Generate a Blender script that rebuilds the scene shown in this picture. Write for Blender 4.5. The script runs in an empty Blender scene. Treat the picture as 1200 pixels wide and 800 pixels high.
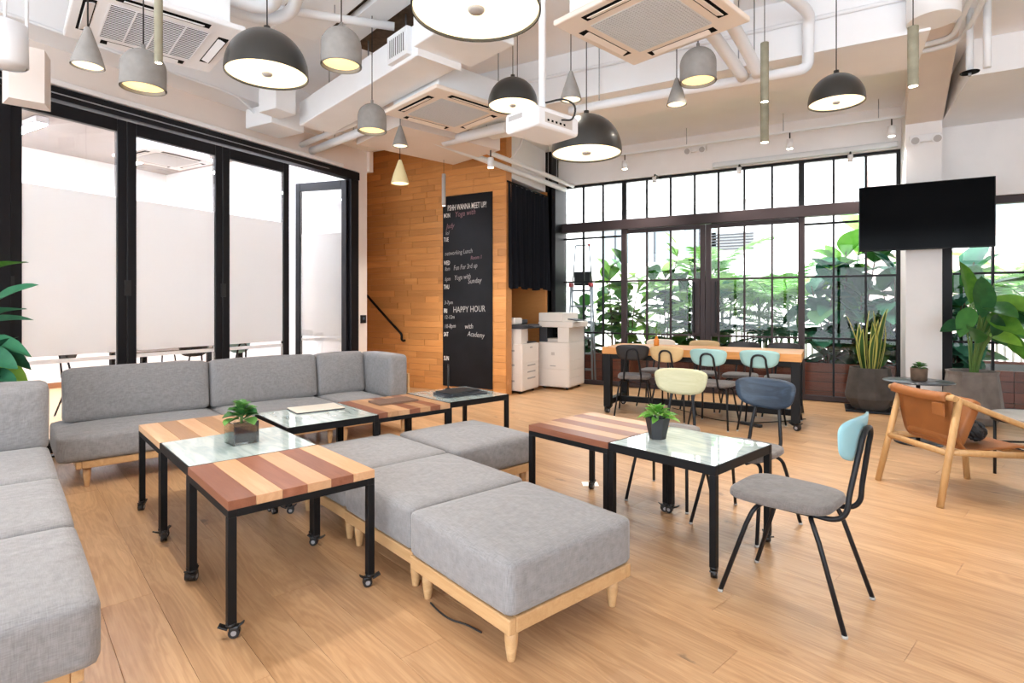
import bpy, bmesh, math, random
from mathutils import Vector, Matrix, Euler
random.seed(7)
R = math.radians
S = bpy.context.scene
COL = S.collection

# ------------------------------------------------------------------ camera
cam_d = bpy.data.cameras.new('camera')
cam = bpy.data.objects.new('camera', cam_d)
COL.objects.link(cam)
cam.location = (0, 0, 1.35)
cam.rotation_euler = (R(90), 0, R(29.24))
cam_d.sensor_width = 36
cam_d.lens = 19.65
cam_d.shift_y = -0.035
cam_d.clip_start = 0.05
S.camera = cam

# ------------------------------------------------------------------ sky and light
w = bpy.data.worlds.new('sky')
S.world = w
w.use_nodes = True
bg = w.node_tree.nodes['Background']
bg.inputs[0].default_value = (0.84, 0.925, 1.0, 1)
bg.inputs[1].default_value = 3.6
sun_d = bpy.data.lights.new('sun', 'SUN')
sun_d.energy = 4.5
sun_d.angle = R(6)
sun_d.color = (1.0, 0.95, 0.88)
sun = bpy.data.objects.new('sun', sun_d)
COL.objects.link(sun)
sun.rotation_euler = (R(22), R(-10), 0)
S.view_settings.view_transform = 'Standard'
S.view_settings.look = 'None'
S.view_settings.gamma = 1
S.view_settings.use_curve_mapping = False
S.view_settings.exposure = 1.0
S.cycles.use_denoising = True
S.cycles.max_bounces = 10
S.cycles.diffuse_bounces = 6
S.cycles.transparent_max_bounces = 24
S.cycles.sample_clamp_indirect = 8
S.cycles.caustics_reflective = False
S.cycles.caustics_refractive = False
PENDANT = 0.95     # emission of the lamp diffusers
ROOM_LAMP = 85.0  # emission of the meeting room's ceiling lamps

# ------------------------------------------------------------------ helpers
LA = R(18.27)
CA, SA = math.cos(LA), math.sin(LA)
def LW(p, n):                       # lounge grid (parallel to the floor boards) to world
    return (CA*p + SA*n, -SA*p + CA*n)

MATS = {}
def nmat(name):
    m = bpy.data.materials.new(name)
    m.use_nodes = True
    MATS[name] = m
    nt = m.node_tree
    return m, nt, nt.nodes['Principled BSDF']

def lin(c):
    if isinstance(c, str):
        c = [int(c[i:i+2], 16)/255 for i in (0, 2, 4)]
        c = [x/12.92 if x <= .04045 else ((x+.055)/1.055)**2.4 for x in c]
    return (c[0], c[1], c[2], 1)

def plain(name, col, rough=.5, metal=0, spec=.5, noise=0, nscale=30, bump=0, bscale=200, coat=0, emit=0, rand=0, alpha=1):
    m, nt, b = nmat(name)
    c = lin(col)
    b.inputs['Base Color'].default_value = c
    b.inputs['Roughness'].default_value = rough
    b.inputs['Metallic'].default_value = metal
    b.inputs['Specular IOR Level'].default_value = spec
    b.inputs['Coat Weight'].default_value = coat
    b.inputs['Coat Roughness'].default_value = .05
    if emit:
        b.inputs['Emission Color'].default_value = c
        b.inputs['Emission Strength'].default_value = emit
    L = nt.links
    tc = nt.nodes.new('ShaderNodeTexCoord')
    src = None
    if noise:
        n = nt.nodes.new('ShaderNodeTexNoise'); n.inputs['Scale'].default_value = nscale; n.inputs['Detail'].default_value = 6
        L.new(tc.outputs['Object'], n.inputs['Vector'])
        mp = nt.nodes.new('ShaderNodeMapRange'); mp.inputs[1].default_value = .3; mp.inputs[2].default_value = .7
        mp.inputs[3].default_value = 1-noise; mp.inputs[4].default_value = 1+noise
        L.new(n.outputs['Fac'], mp.inputs[0])
        src = mp.outputs[0]
    if rand:
        oi = nt.nodes.new('ShaderNodeObjectInfo')
        mr = nt.nodes.new('ShaderNodeMapRange'); mr.inputs[3].default_value = 1-rand; mr.inputs[4].default_value = 1+rand
        L.new(oi.outputs['Random'], mr.inputs[0])
        if src:
            mu = nt.nodes.new('ShaderNodeMath'); mu.operation = 'MULTIPLY'
            L.new(src, mu.inputs[0]); L.new(mr.outputs[0], mu.inputs[1]); src = mu.outputs[0]
        else: src = mr.outputs[0]
    if src:
        vm = nt.nodes.new('ShaderNodeVectorMath'); vm.operation = 'SCALE'
        vm.inputs[0].default_value = c[:3]
        L.new(src, vm.inputs['Scale']); L.new(vm.outputs[0], b.inputs['Base Color'])
    if bump:
        n2 = nt.nodes.new('ShaderNodeTexNoise'); n2.inputs['Scale'].default_value = bscale; n2.inputs['Detail'].default_value = 3
        L.new(tc.outputs['Object'], n2.inputs['Vector'])
        bp = nt.nodes.new('ShaderNodeBump'); bp.inputs['Strength'].default_value = bump; bp.inputs['Distance'].default_value = .004
        L.new(n2.outputs['Fac'], bp.inputs['Height']); L.new(bp.outputs[0], b.inputs['Normal'])
    return m

def wood(name, c1, c2, rough=.45, grain=1.0, axis=0, rand=.12, knots=0, spec=.4, sat=0, ring=.35, stretch=.9, freq=18):
    """grain runs along the local axis; every object gets its own offset and tint"""
    m, nt, b = nmat(name)
    L = nt.links
    tc = nt.nodes.new('ShaderNodeTexCoord'); oi = nt.nodes.new('ShaderNodeObjectInfo')
    off = nt.nodes.new('ShaderNodeVectorMath'); off.operation = 'SCALE'; off.inputs[0].default_value = (37, 23, 11)
    L.new(oi.outputs['Random'], off.inputs['Scale'])
    add = nt.nodes.new('ShaderNodeVectorMath'); add.operation = 'ADD'
    L.new(tc.outputs['Object'], add.inputs[0]); L.new(off.outputs[0], add.inputs[1])
    mp = nt.nodes.new('ShaderNodeMapping')
    sc = [9*grain]*3; sc[axis] = stretch*grain
    mp.inputs['Scale'].default_value = sc
    L.new(add.outputs[0], mp.inputs[0])
    n1 = nt.nodes.new('ShaderNodeTexNoise'); n1.inputs['Scale'].default_value = 1.0; n1.inputs['Detail'].default_value = 5; n1.inputs['Distortion'].default_value = .6
    L.new(mp.outputs[0], n1.inputs['Vector'])
    # rings: saw of the smooth noise
    mm = nt.nodes.new('ShaderNodeMath'); mm.operation = 'MULTIPLY'; mm.inputs[1].default_value = freq
    L.new(n1.outputs['Fac'], mm.inputs[0])
    sn = nt.nodes.new('ShaderNodeMath'); sn.operation = 'SINE'; L.new(mm.outputs[0], sn.inputs[0])
    mp2 = nt.nodes.new('ShaderNodeMapping'); s2 = [160*grain]*3; s2[axis] = 5*grain
    mp2.inputs['Scale'].default_value = s2; L.new(add.outputs[0], mp2.inputs[0])
    n2 = nt.nodes.new('ShaderNodeTexNoise'); n2.inputs['Scale'].default_value = 1; n2.inputs['Detail'].default_value = 3
    L.new(mp2.outputs[0], n2.inputs['Vector'])
    a = nt.nodes.new('ShaderNodeMath'); a.operation = 'MULTIPLY_ADD'; a.inputs[1].default_value = ring*.5; L.new(sn.outputs[0], a.inputs[0]); L.new(n1.outputs['Fac'], a.inputs[2])
    a2 = nt.nodes.new('ShaderNodeMath'); a2.operation = 'MULTIPLY_ADD'; a2.inputs[1].default_value = .5; L.new(n2.outputs['Fac'], a2.inputs[0]); L.new(a.outputs[0], a2.inputs[2])
    mr = nt.nodes.new('ShaderNodeMapRange'); mr.inputs[1].default_value = .35; mr.inputs[2].default_value = 1.2
    L.new(a2.outputs[0], mr.inputs[0])
    mix = nt.nodes.new('ShaderNodeMix'); mix.data_type = 'RGBA'
    mix.inputs[6].default_value = lin(c1); mix.inputs[7].default_value = lin(c2)
    L.new(mr.outputs[0], mix.inputs[0])
    col = mix.outputs[2]
    if knots:
        vo = nt.nodes.new('ShaderNodeTexVoronoi'); vo.inputs['Scale'].default_value = knots
        mpk = nt.nodes.new('ShaderNodeMapping'); sk = [1.0]*3; sk[axis] = .45; mpk.inputs['Scale'].default_value = sk
        L.new(add.outputs[0], mpk.inputs[0])
        n3 = nt.nodes.new('ShaderNodeTexNoise'); n3.inputs['Scale'].default_value = 18; L.new(add.outputs[0], n3.inputs['Vector'])
        dn = nt.nodes.new('ShaderNodeVectorMath'); dn.operation = 'SCALE'; dn.inputs['Scale'].default_value = .08
        L.new(n3.outputs['Color'], dn.inputs[0])
        ad = nt.nodes.new('ShaderNodeVectorMath'); L.new(mpk.outputs[0], ad.inputs[0]); L.new(dn.outputs[0], ad.inputs[1])
        L.new(ad.outputs[0], vo.inputs['Vector'])
        km = nt.nodes.new('ShaderNodeMapRange'); km.inputs[1].default_value = .04; km.inputs[2].default_value = .10; km.inputs[3].default_value = .6; km.inputs[4].default_value = 0
        L.new(vo.outputs['Distance'], km.inputs[0])
        mk_ = nt.nodes.new('ShaderNodeMix'); mk_.data_type = 'RGBA'; mk_.inputs[7].default_value = (.10, .065, .045, 1)
        L.new(km.outputs[0], mk_.inputs[0]); L.new(col, mk_.inputs[6]); col = mk_.outputs[2]
    hs = nt.nodes.new('ShaderNodeHueSaturation')
    rr = nt.nodes.new('ShaderNodeMapRange'); rr.inputs[3].default_value = 1-rand; rr.inputs[4].default_value = 1+rand
    L.new(oi.outputs['Random'], rr.inputs[0]); L.new(rr.outputs[0], hs.inputs['Value'])
    L.new(col, hs.inputs['Color']); L.new(hs.outputs[0], b.inputs['Base Color'])
    b.inputs['Roughness'].default_value = rough
    b.inputs['Specular IOR Level'].default_value = spec
    bp = nt.nodes.new('ShaderNodeBump'); bp.inputs['Strength'].default_value = .12; bp.inputs['Distance'].default_value = .002
    L.new(a2.outputs[0], bp.inputs['Height']); L.new(bp.outputs[0], b.inputs['Normal'])
    return m

def fabric(name, c, dark=.75):
    m, nt, b = nmat(name)
    L = nt.links
    tc = nt.nodes.new('ShaderNodeTexCoord')
    fac = []
    for sc in ((900, 60, 60), (60, 900, 60), (60, 60, 900)):
        mp = nt.nodes.new('ShaderNodeMapping'); mp.inputs['Scale'].default_value = [x*.5 for x in sc]
        L.new(tc.outputs['Object'], mp.inputs[0])
        n = nt.nodes.new('ShaderNodeTexNoise'); n.inputs['Scale'].default_value = 1; n.inputs['Detail'].default_value = 2
        L.new(mp.outputs[0], n.inputs['Vector']); fac.append(n.outputs['Fac'])
    a = nt.nodes.new('ShaderNodeMath'); a.operation = 'ADD'; L.new(fac[0], a.inputs[0]); L.new(fac[1], a.inputs[1])
    a2 = nt.nodes.new('ShaderNodeMath'); a2.operation = 'ADD'; L.new(a.outputs[0], a2.inputs[0]); L.new(fac[2], a2.inputs[1])
    mr = nt.nodes.new('ShaderNodeMapRange'); mr.inputs[1].default_value = 1.1; mr.inputs[2].default_value = 1.9; L.new(a2.outputs[0], mr.inputs[0])
    mix = nt.nodes.new('ShaderNodeMix'); mix.data_type = 'RGBA'
    cc = lin(c); mix.inputs[6].default_value = (cc[0]*dark, cc[1]*dark, cc[2]*dark, 1); mix.inputs[7].default_value = cc
    L.new(mr.outputs[0], mix.inputs[0]); L.new(mix.outputs[2], b.inputs['Base Color'])
    b.inputs['Roughness'].default_value = .92; b.inputs['Specular IOR Level'].default_value = .15
    b.inputs['Sheen Weight'].default_value = .25
    bp = nt.nodes.new('ShaderNodeBump'); bp.inputs['Strength'].default_value = .25; bp.inputs['Distance'].default_value = .002
    L.new(a2.outputs[0], bp.inputs['Height'])
    nw = nt.nodes.new('ShaderNodeTexNoise'); nw.inputs['Scale'].default_value = 3.2; nw.inputs['Detail'].default_value = 2; nw.inputs['Distortion'].default_value = 1.2
    L.new(tc.outputs['Object'], nw.inputs['Vector'])
    bw = nt.nodes.new('ShaderNodeBump'); bw.inputs['Strength'].default_value = .5; bw.inputs['Distance'].default_value = .03
    L.new(nw.outputs['Fac'], bw.inputs['Height']); L.new(bw.outputs[0], bp.inputs['Normal']); L.new(bp.outputs[0], b.inputs['Normal'])
    return m

def glass(name, tint=(1, 1, 1), refl=.06, rough=0):
    m = bpy.data.materials.new(name); m.use_nodes = True; MATS[name] = m
    nt = m.node_tree; nt.nodes.clear(); L = nt.links
    out = nt.nodes.new('ShaderNodeOutputMaterial'); mix = nt.nodes.new('ShaderNodeMixShader')
    t = nt.nodes.new('ShaderNodeBsdfTransparent'); t.inputs[0].default_value = (*tint, 1)
    g = nt.nodes.new('ShaderNodeBsdfGlossy'); g.inputs['Roughness'].default_value = rough
    lw = nt.nodes.new('ShaderNodeFresnel'); lw.inputs[0].default_value = 1.45
    ml = nt.nodes.new('ShaderNodeMath'); ml.operation = 'MULTIPLY'; ml.inputs[1].default_value = refl/.04
    L.new(lw.outputs[0], ml.inputs[0]); L.new(ml.outputs[0], mix.inputs[0])
    L.new(t.outputs[0], mix.inputs[1]); L.new(g.outputs[0], mix.inputs[2]); L.new(mix.outputs[0], out.inputs[0])
    return m

def film(name, col, trans=.75):
    m = bpy.data.materials.new(name); m.use_nodes = True; MATS[name] = m
    nt = m.node_tree; nt.nodes.clear(); L = nt.links
    out = nt.nodes.new('ShaderNodeOutputMaterial'); mix = nt.nodes.new('ShaderNodeMixShader'); mix.inputs[0].default_value = trans
    d = nt.nodes.new('ShaderNodeBsdfDiffuse'); d.inputs[0].default_value = lin(col)
    t = nt.nodes.new('ShaderNodeBsdfTranslucent'); t.inputs[0].default_value = lin(col)
    L.new(d.outputs[0], mix.inputs[1]); L.new(t.outputs[0], mix.inputs[2]); L.new(mix.outputs[0], out.inputs[0])
    return m

def leafm(name, c1, c2, rough=.4, trans=.25, stripe=0):
    m, nt, b = nmat(name); L = nt.links
    tc = nt.nodes.new('ShaderNodeTexCoord'); oi = nt.nodes.new('ShaderNodeObjectInfo')
    n = nt.nodes.new('ShaderNodeTexNoise'); n.inputs['Scale'].default_value = 9; n.inputs['Detail'].default_value = 3
    L.new(tc.outputs['Object'], n.inputs['Vector'])
    a = nt.nodes.new('ShaderNodeMath'); a.operation = 'ADD'; L.new(n.outputs['Fac'], a.inputs[0]); L.new(oi.outputs['Random'], a.inputs[1])
    mr = nt.nodes.new('ShaderNodeMapRange'); mr.inputs[1].default_value = .45; mr.inputs[2].default_value = 1.55; L.new(a.outputs[0], mr.inputs[0])
    mix = nt.nodes.new('ShaderNodeMix'); mix.data_type = 'RGBA'; mix.inputs[6].default_value = lin(c1); mix.inputs[7].default_value = lin(c2)
    L.new(mr.outputs[0], mix.inputs[0]); col = mix.outputs[2]
    if stripe:   # pale margins: UV x runs across the blade
        uv = nt.nodes.new('ShaderNodeUVMap'); sx = nt.nodes.new('ShaderNodeSeparateXYZ'); L.new(uv.outputs[0], sx.inputs[0])
        ab = nt.nodes.new('ShaderNodeMath'); ab.operation = 'SUBTRACT'; ab.inputs[1].default_value = .5; L.new(sx.outputs[0], ab.inputs[0])
        ab2 = nt.nodes.new('ShaderNodeMath'); ab2.operation = 'ABSOLUTE'; L.new(ab.outputs[0], ab2.inputs[0])
        gt = nt.nodes.new('ShaderNodeMapRange'); gt.inputs[1].default_value = .28; gt.inputs[2].default_value = .34; L.new(ab2.outputs[0], gt.inputs[0])
        m2 = nt.nodes.new('ShaderNodeMix'); m2.data_type = 'RGBA'; m2.inputs[7].default_value = lin('c9c56a')
        L.new(gt.outputs[0], m2.inputs[0]); L.new(col, m2.inputs[6]); col = m2.outputs[2]
    L.new(col, b.inputs['Base Color'])
    b.inputs['Roughness'].default_value = rough; b.inputs['Specular IOR Level'].default_value = .3
    tr = nt.nodes.new('ShaderNodeBsdfTranslucent'); L.new(col, tr.inputs[0])
    ms = nt.nodes.new('ShaderNodeMixShader'); ms.inputs[0].default_value = trans
    out = nt.nodes['Material Output']; L.new(b.outputs[0], ms.inputs[1]); L.new(tr.outputs[0], ms.inputs[2]); L.new(ms.outputs[0], out.inputs[0])
    return m

def spline(pts, n=6, closed=False):
    P = [Vector(p) for p in pts]
    if closed: Q = [P[-1]] + P + [P[0], P[1]]
    else: Q = [2*P[0]-P[1]] + P + [2*P[-1]-P[-2]]
    out = []
    for i in range(1, len(Q)-2):
        for k in range(n):
            t = k/n
            a, b, c, d = Q[i-1], Q[i], Q[i+1], Q[i+2]
            out.append(.5*((2*b) + (c-a)*t + (2*a-5*b+4*c-d)*t*t + (3*b-a-3*c+d)*t**3))
    if not closed: out.append(P[-1])
    return out

class MB:
    def __init__(s):
        s.bm = bmesh.new(); s.uv = None
    def box(s, c, size, rot=None, bev=0, seg=2):
        M = Matrix.Translation(c)
        if rot: M = M @ Euler(rot).to_matrix().to_4x4()
        r = bmesh.ops.create_cube(s.bm, size=1, matrix=M @ Matrix.Diagonal((*size, 1)))
        if bev:
            vs = set(r['verts']); es = [e for e in s.bm.edges if e.verts[0] in vs]
            bmesh.ops.bevel(s.bm, geom=es, offset=bev, segments=seg, affect='EDGES', profile=.5)
        return s
    def bb(s, x0, x1, y0, y1, z0, z1, bev=0, seg=2):
        return s.box(((x0+x1)/2, (y0+y1)/2, (z0+z1)/2), (abs(x1-x0), abs(y1-y0), abs(z1-z0)), None, bev, seg)
    def tube(s, pts, r, seg=8, closed=False, cap=True, flat=1.0):
        P = [Vector(p) for p in pts]; n = len(P)
        rr = r if isinstance(r, (list, tuple)) else [r]*n
        T = []
        for i in range(n):
            if closed: t = P[(i+1) % n]-P[i-1]
            else: t = P[min(i+1, n-1)]-P[max(i-1, 0)]
            T.append(t.normalized() if t.length > 1e-9 else Vector((0, 0, 1)))
        up = Vector((0, 0, 1)) if abs(T[0].z) < .9 else Vector((0, 1, 0))
        u = T[0].cross(up).normalized()
        rings = []
        for i in range(n):
            u = u - T[i]*u.dot(T[i])
            u = u.normalized() if u.length > 1e-6 else T[i].orthogonal().normalized()
            v = T[i].cross(u)
            rings.append([s.bm.verts.new(P[i] + rr[i]*(math.cos(2*math.pi*k/seg)*u + flat*math.sin(2*math.pi*k/seg)*v)) for k in range(seg)])
        for i in range(n if closed else n-1):
            a, b = rings[i], rings[(i+1) % n]
            for k in range(seg):
                f = s.bm.faces.new((a[k], b[k], b[(k+1) % seg], a[(k+1) % seg])); f.smooth = True
        if cap and not closed:
            s.bm.faces.new(rings[0]); s.bm.faces.new(list(reversed(rings[-1])))
        return s
    def rod(s, a, b, r0, r1=None, seg=10):
        return s.tube([a, b], [r0, r0 if r1 is None else r1], seg)
    def lathe(s, prof, seg=24, c=(0, 0, 0), cap=True):
        rings = []
        for r, z in prof:
            rings.append([s.bm.verts.new((c[0]+r*math.cos(2*math.pi*k/seg), c[1]+r*math.sin(2*math.pi*k/seg), c[2]+z)) for k in range(seg)])
        for a, b in zip(rings, rings[1:]):
            for k in range(seg):
                f = s.bm.faces.new((a[k], a[(k+1) % seg], b[(k+1) % seg], b[k])); f.smooth = True
        if cap:
            s.bm.faces.new(list(reversed(rings[0]))); s.bm.faces.new(rings[-1])
        return s
    def prism(s, out, z0, z1, M=None, smooth=False):
        M = M or Matrix()
        a = [s.bm.verts.new(M @ Vector((x, y, z0))) for x, y in out]; b = [s.bm.verts.new(M @ Vector((x, y, z1))) for x, y in out]
        n = len(out)
        s.bm.faces.new(list(reversed(a))); s.bm.faces.new(b)
        for k in range(n):
            f = s.bm.faces.new((a[k], a[(k+1) % n], b[(k+1) % n], b[k])); f.smooth = smooth
        return s
    def grid(s, fn, nu, nv, thick=0, smooth=True, uv=False):
        """surface fn(u,v)->Vector, doubled with thickness along the normal when asked"""
        if uv and not s.uv: s.uv = s.bm.loops.layers.uv.new('UVMap')
        V = [[Vector(fn(i/nu, j/nv)) for j in range(nv+1)] for i in range(nu+1)]
        def nrm(i, j):
            a = V[min(i+1, nu)][j]-V[max(i-1, 0)][j]; b = V[i][min(j+1, nv)]-V[i][max(j-1, 0)]
            c = a.cross(b); return c.normalized() if c.length > 1e-12 else Vector((0, 0, 1))
        A = [[s.bm.verts.new(V[i][j] + (nrm(i, j)*thick/2 if thick else Vector())) for j in range(nv+1)] for i in range(nu+1)]
        def face(vs, uvs=None):
            try: f = s.bm.faces.new(vs)
            except ValueError: return
            f.smooth = smooth
            if uv and uvs:
                for l, q in zip(f.loops, uvs): l[s.uv].uv = q
        for i in range(nu):
            for j in range(nv):
                q = [(i/nu, j/nv), ((i+1)/nu, j/nv), ((i+1)/nu, (j+1)/nv), (i/nu, (j+1)/nv)]
                face((A[i][j], A[i+1][j], A[i+1][j+1], A[i][j+1]), q)
        if thick:
            B = [[s.bm.verts.new(V[i][j] - nrm(i, j)*thick/2) for j in range(nv+1)] for i in range(nu+1)]
            for i in range(nu):
                for j in range(nv):
                    q = [(i/nu, j/nv), (i/nu, (j+1)/nv), ((i+1)/nu, (j+1)/nv), ((i+1)/nu, j/nv)]
                    face((B[i][j], B[i][j+1], B[i+1][j+1], B[i+1][j]), q)
            for i in range(nu):
                face((A[i+1][0], A[i][0], B[i][0], B[i+1][0])); face((A[i][nv], A[i+1][nv], B[i+1][nv], B[i][nv]))
            for j in range(nv):
                face((A[0][j], A[0][j+1], B[0][j+1], B[0][j])); face((A[nu][j+1], A[nu][j], B[nu][j], B[nu][j+1]))
        return s
    def pillow(s, c, size, r=.05, bulge=(0, 0, .02), n=10, rot=None):
        """rounded, slightly stuffed block"""
        M = Matrix.Translation(c)
        if rot: M = M @ Euler(rot).to_matrix().to_4x4()
        b2 = bmesh.new(); bmesh.ops.create_cube(b2, size=2)
        bmesh.ops.subdivide_edges(b2, edges=b2.edges[:], cuts=n, use_grid_fill=True)
        h = [x/2 for x in size]
        for v in b2.verts:
            q = v.co.copy(); p = []
            for k in range(3):
                t = q[k]; t = math.copysign(abs(t)**.75, t)      # more rings close to the edges
                p.append(t*h[k])
            p = Vector(p)
            ins = Vector([max(-h[k]+r, min(h[k]-r, p[k])) for k in range(3)])
            d = p-ins
            if d.length > 1e-9:
                m_ = max(abs(x) for x in d)
                p = ins + d.normalized()*min(r, max(m_, 0)) if sum(abs(x) > 1e-6 for x in d) > 1 else p
            u = [p[k]/h[k] for k in range(3)]
            for k in range(3):
                o = [j for j in range(3) if j != k]
                p[k] += math.copysign(1, u[k])*bulge[k]*(1-u[o[0]]**2)*(1-u[o[1]]**2)*abs(u[k])
            v.co = M @ p
        for f in b2.faces: f.smooth = True
        me = bpy.data.meshes.new('t'); b2.to_mesh(me); b2.free(); s.bm.from_mesh(me); bpy.data.meshes.remove(me)
        return s
    def mesh(s, name):
        bmesh.ops.recalc_face_normals(s.bm, faces=s.bm.faces[:])
        me = bpy.data.meshes.new(name); s.bm.to_mesh(me); s.bm.free()
        me.materials.append(None)
        return me
    def build(s, name, mat, parent=None, loc=(0, 0, 0), rz=0, rot=None, **kw):
        return mk(name, s.mesh(name), mat, parent, loc, rz, rot, **kw)

def mk(name, me, mat, parent=None, loc=(0, 0, 0), rz=0, rot=None, label=None, cat=None, group=None, kind=None, scale=None):
    o = bpy.data.objects.new(name, me); COL.objects.link(o)
    o.location = loc
    o.rotation_euler = rot if rot else (0, 0, rz)
    if scale: o.scale = scale if isinstance(scale, (tuple, list)) else (scale,)*3
    if mat:
        sl = o.material_slots[0]; sl.link = 'OBJECT'; sl.material = MATS[mat] if isinstance(mat, str) else mat
    if parent: o.parent = parent
    tag(o, label, cat, group, kind)
    return o

def tag(o, label=None, cat=None, group=None, kind=None):
    if label: o['label'] = label
    if cat: o['category'] = cat
    if group: o['group'] = group
    if kind: o['kind'] = kind
    return o

def thing(name, label, cat, loc=(0, 0, 0), rz=0, group=None, kind=None):
    o = bpy.data.objects.new(name, None); COL.objects.link(o)
    o.empty_display_size = .1
    o.location = loc; o.rotation_euler = (0, 0, rz)
    return tag(o, label, cat, group, kind)

CACHE = {}
def cached(key, fn):
    if key not in CACHE: CACHE[key] = fn().mesh(key)
    return CACHE[key]

# ------------------------------------------------------------------ materials
wood('oak_floor', 'cda67d', '99704a', rough=.36, grain=.8, rand=.075, knots=3.6, spec=.45, ring=.21, stretch=1.0, freq=70)
wood('wall_wood', 'd69c60', 'b67840', rough=.42, grain=1.2, rand=.14, ring=.2)
wood('oak_frame', 'cfaa7e', 'b38a5c', rough=.45, grain=1.5, rand=.05)
wood('chair_oak', 'c29c6c', 'a37a4a', rough=.42, grain=1.5, rand=.05, axis=2)
wood('strip_light', 'cda480', 'b48861', rough=.38, grain=1.4, rand=.08)
wood('strip_mid', 'b48a66', '97704e', rough=.38, grain=1.4, rand=.1)
wood('strip_dark', '93604a', '74442f', rough=.38, grain=1.4, rand=.1)
wood('table_oak', 'd79c5c', 'b87b3e', rough=.4, grain=1.1, rand=.06)
wood('deck_red', '8c4630', '5c2c20', rough=.5, grain=1.0, rand=.2)
wood('navy_ply', '3a4a5c', '1c2633', rough=.45, grain=1.6, rand=0, ring=.6)
wood('yellow_ply', 'c2bf9f', 'a6a37f', rough=.45, grain=1.2, rand=0)
wood('tan_ply', 'd2b78a', 'bb9c6c', rough=.45, grain=1.2, rand=0)
plain('mint', '8fb6b5', .45, noise=.04, nscale=6)
plain('sky_blue', '8cbac4', .42, noise=.04, nscale=6)
plain('black_ply', '1d1a1b', .45)
plain('white_ply', 'e8dfd0', .5)
plain('black_steel', '121214', .5, spec=.2, bump=.03, bscale=400)
plain('charcoal_steel', '15161a', .45, spec=.3)
plain('black_frame', '131216', .45, spec=.25)
plain('bronze_frame', '35292b', .5, spec=.35)
plain('white_paint', 'e8e6e6', .75, noise=.03, nscale=3, bump=.05, bscale=60)
plain('beige_paint', 'e4dad3', .8, noise=.03, nscale=2, bump=.06, bscale=40)
plain('ceiling_paint', 'eef0f3', .85, noise=.03, nscale=1.5, bump=.08, bscale=25)
plain('concrete_soffit', 'a39d99', .85, noise=.06, nscale=2, bump=.12, bscale=20)
plain('duct_white', 'eef1f4', .55, noise=.02, nscale=4)
plain('pipe_white', 'e6e9ed', .5)
plain('plastic_white', 'e6e7ea', .45)
plain('plastic_grey', 'a9a7a6', .5)
plain('ac_cream', 'efe4d9', .5)
plain('dark_gap', '100f0f', .9, spec=.1)
plain('grille_grey', 'd3d7db', .5)
plain('concrete_grey', '8d8a87', .8, noise=.1, nscale=18, bump=.1, bscale=60)
plain('concrete_tube', '8f8b78', .8, noise=.15, nscale=14, bump=.1, bscale=60)
plain('dome_black', '2b2b29', .33, spec=.5, coat=.2)
plain('lamp_glow', 'ffeac2', .6, emit=PENDANT)
plain('spot_glow', 'fff1da', .6, emit=18)
plain('warm_glow', 'ffdf9c', .6, emit=PENDANT*.8)
plain('room_lamp', 'e9f0ff', .6, emit=ROOM_LAMP)
plain('cream_shade', 'e8d9a8', .5)
fabric('grey_fabric', '929091', .66)
fabric('seat_fabric', '77716e', .6)
plain('leather', '8d5629', .55, noise=.1, nscale=8, bump=.15, bscale=120)
plain('rope_black', '1b1b1d', .6)
plain('chalkboard', '131418', .4, spec=.22, noise=.25, nscale=4)
plain('chalk_white', 'e9e7e2', .9)
plain('chalk_grey', '9d9c9a', .9)
plain('chalk_pink', '8d6a70', .9)
plain('curtain_black', '1a1c22', .95, spec=.1, bump=.1, bscale=150)
plain('screen', '040508', .12, spec=.04)
plain('tv_case', '0d0d0f', .4, spec=.2)
plain('printer_white', 'e6dfd8', .5)
plain('printer_grey', 'c5beb8', .5)
plain('printer_dark', '34363c', .45)
plain('aluminium', '9ea1a6', .4, metal=.5)
plain('laptop_silver', 'd8cfc0', .4, metal=.25)
plain('laptop_brown', '71584a', .5)
plain('red_plastic', 'b1343c', .5)
plain('caster_black', '131315', .4)
plain('wheel_grey', '8f8f93', .35)
plain('glide_white', 'aaa8a4', .6)
plain('pot_slate', '4c4845', .85, noise=.3, nscale=7, bump=.2, bscale=30)
plain('pot_stone', '77706b', .85, noise=.25, nscale=7, bump=.2, bscale=30)
plain('pot_black', '202124', .5)
plain('pot_brown', '5a4738', .75, noise=.2, nscale=20)
plain('soil', '2a211b', .95, noise=.4, nscale=60, bump=.5, bscale=80)
plain('pebbles', '322f35', .9, noise=.4, nscale=120, bump=.4, bscale=140)
plain('orange_glaze', 'd98528', .35)
plain('trunk', '5c4a3a', .85, noise=.3, nscale=20)
plain('stem_green', '5d7c3c', .5)
plain('facade_white', 'eae8e6', .8, noise=.04, nscale=2)
plain('facade_pink', 'cdb8b4', .8, noise=.06, nscale=2)
plain('facade_glass', '7a858c', .2)
plain('fence_white', 'e9e7e4', .6)
plain('paving', 'b9b2aa', .85, noise=.1, nscale=3)
plain('grass_bed', '3f5a2c', .95, noise=.4, nscale=10)
plain('baseboard_brown', '9a6a48', .6)
plain('room_white', 'f3f2f0', .8)
plain('room_floor', 'd8b083', .4)
plain('paper', 'efeeea', .8)
plain('cable_black', '121214', .5)
plain('stool_top', '9b9894', .4)
plain('shell_blue', '44586c', .5)
plain('slate_top', '3a3d42', .35)
glass('clear_glass', (1, 1, 1), .05)
glass('window_glass', (.97, .985, .98), .02)
glass('vase_glass', (.93, .96, .97), .09)
film('frost_film', 'fbfaf8', .85)
leafm('leaf_fig', '2f6a24', '86b644', .5, .25)
leafm('leaf_figdark', '1c4420', '447a38', .5, .15)
leafm('leaf_palm', '447238', '93ba60', .4, .3)
leafm('leaf_banana', '275033', '4f8a45', .32, .25)
leafm('leaf_bright', '4a8a2e', '8abf52', .4, .3)
leafm('leaf_teal', '1c4c3c', '458a64', .5, .15)
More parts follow.
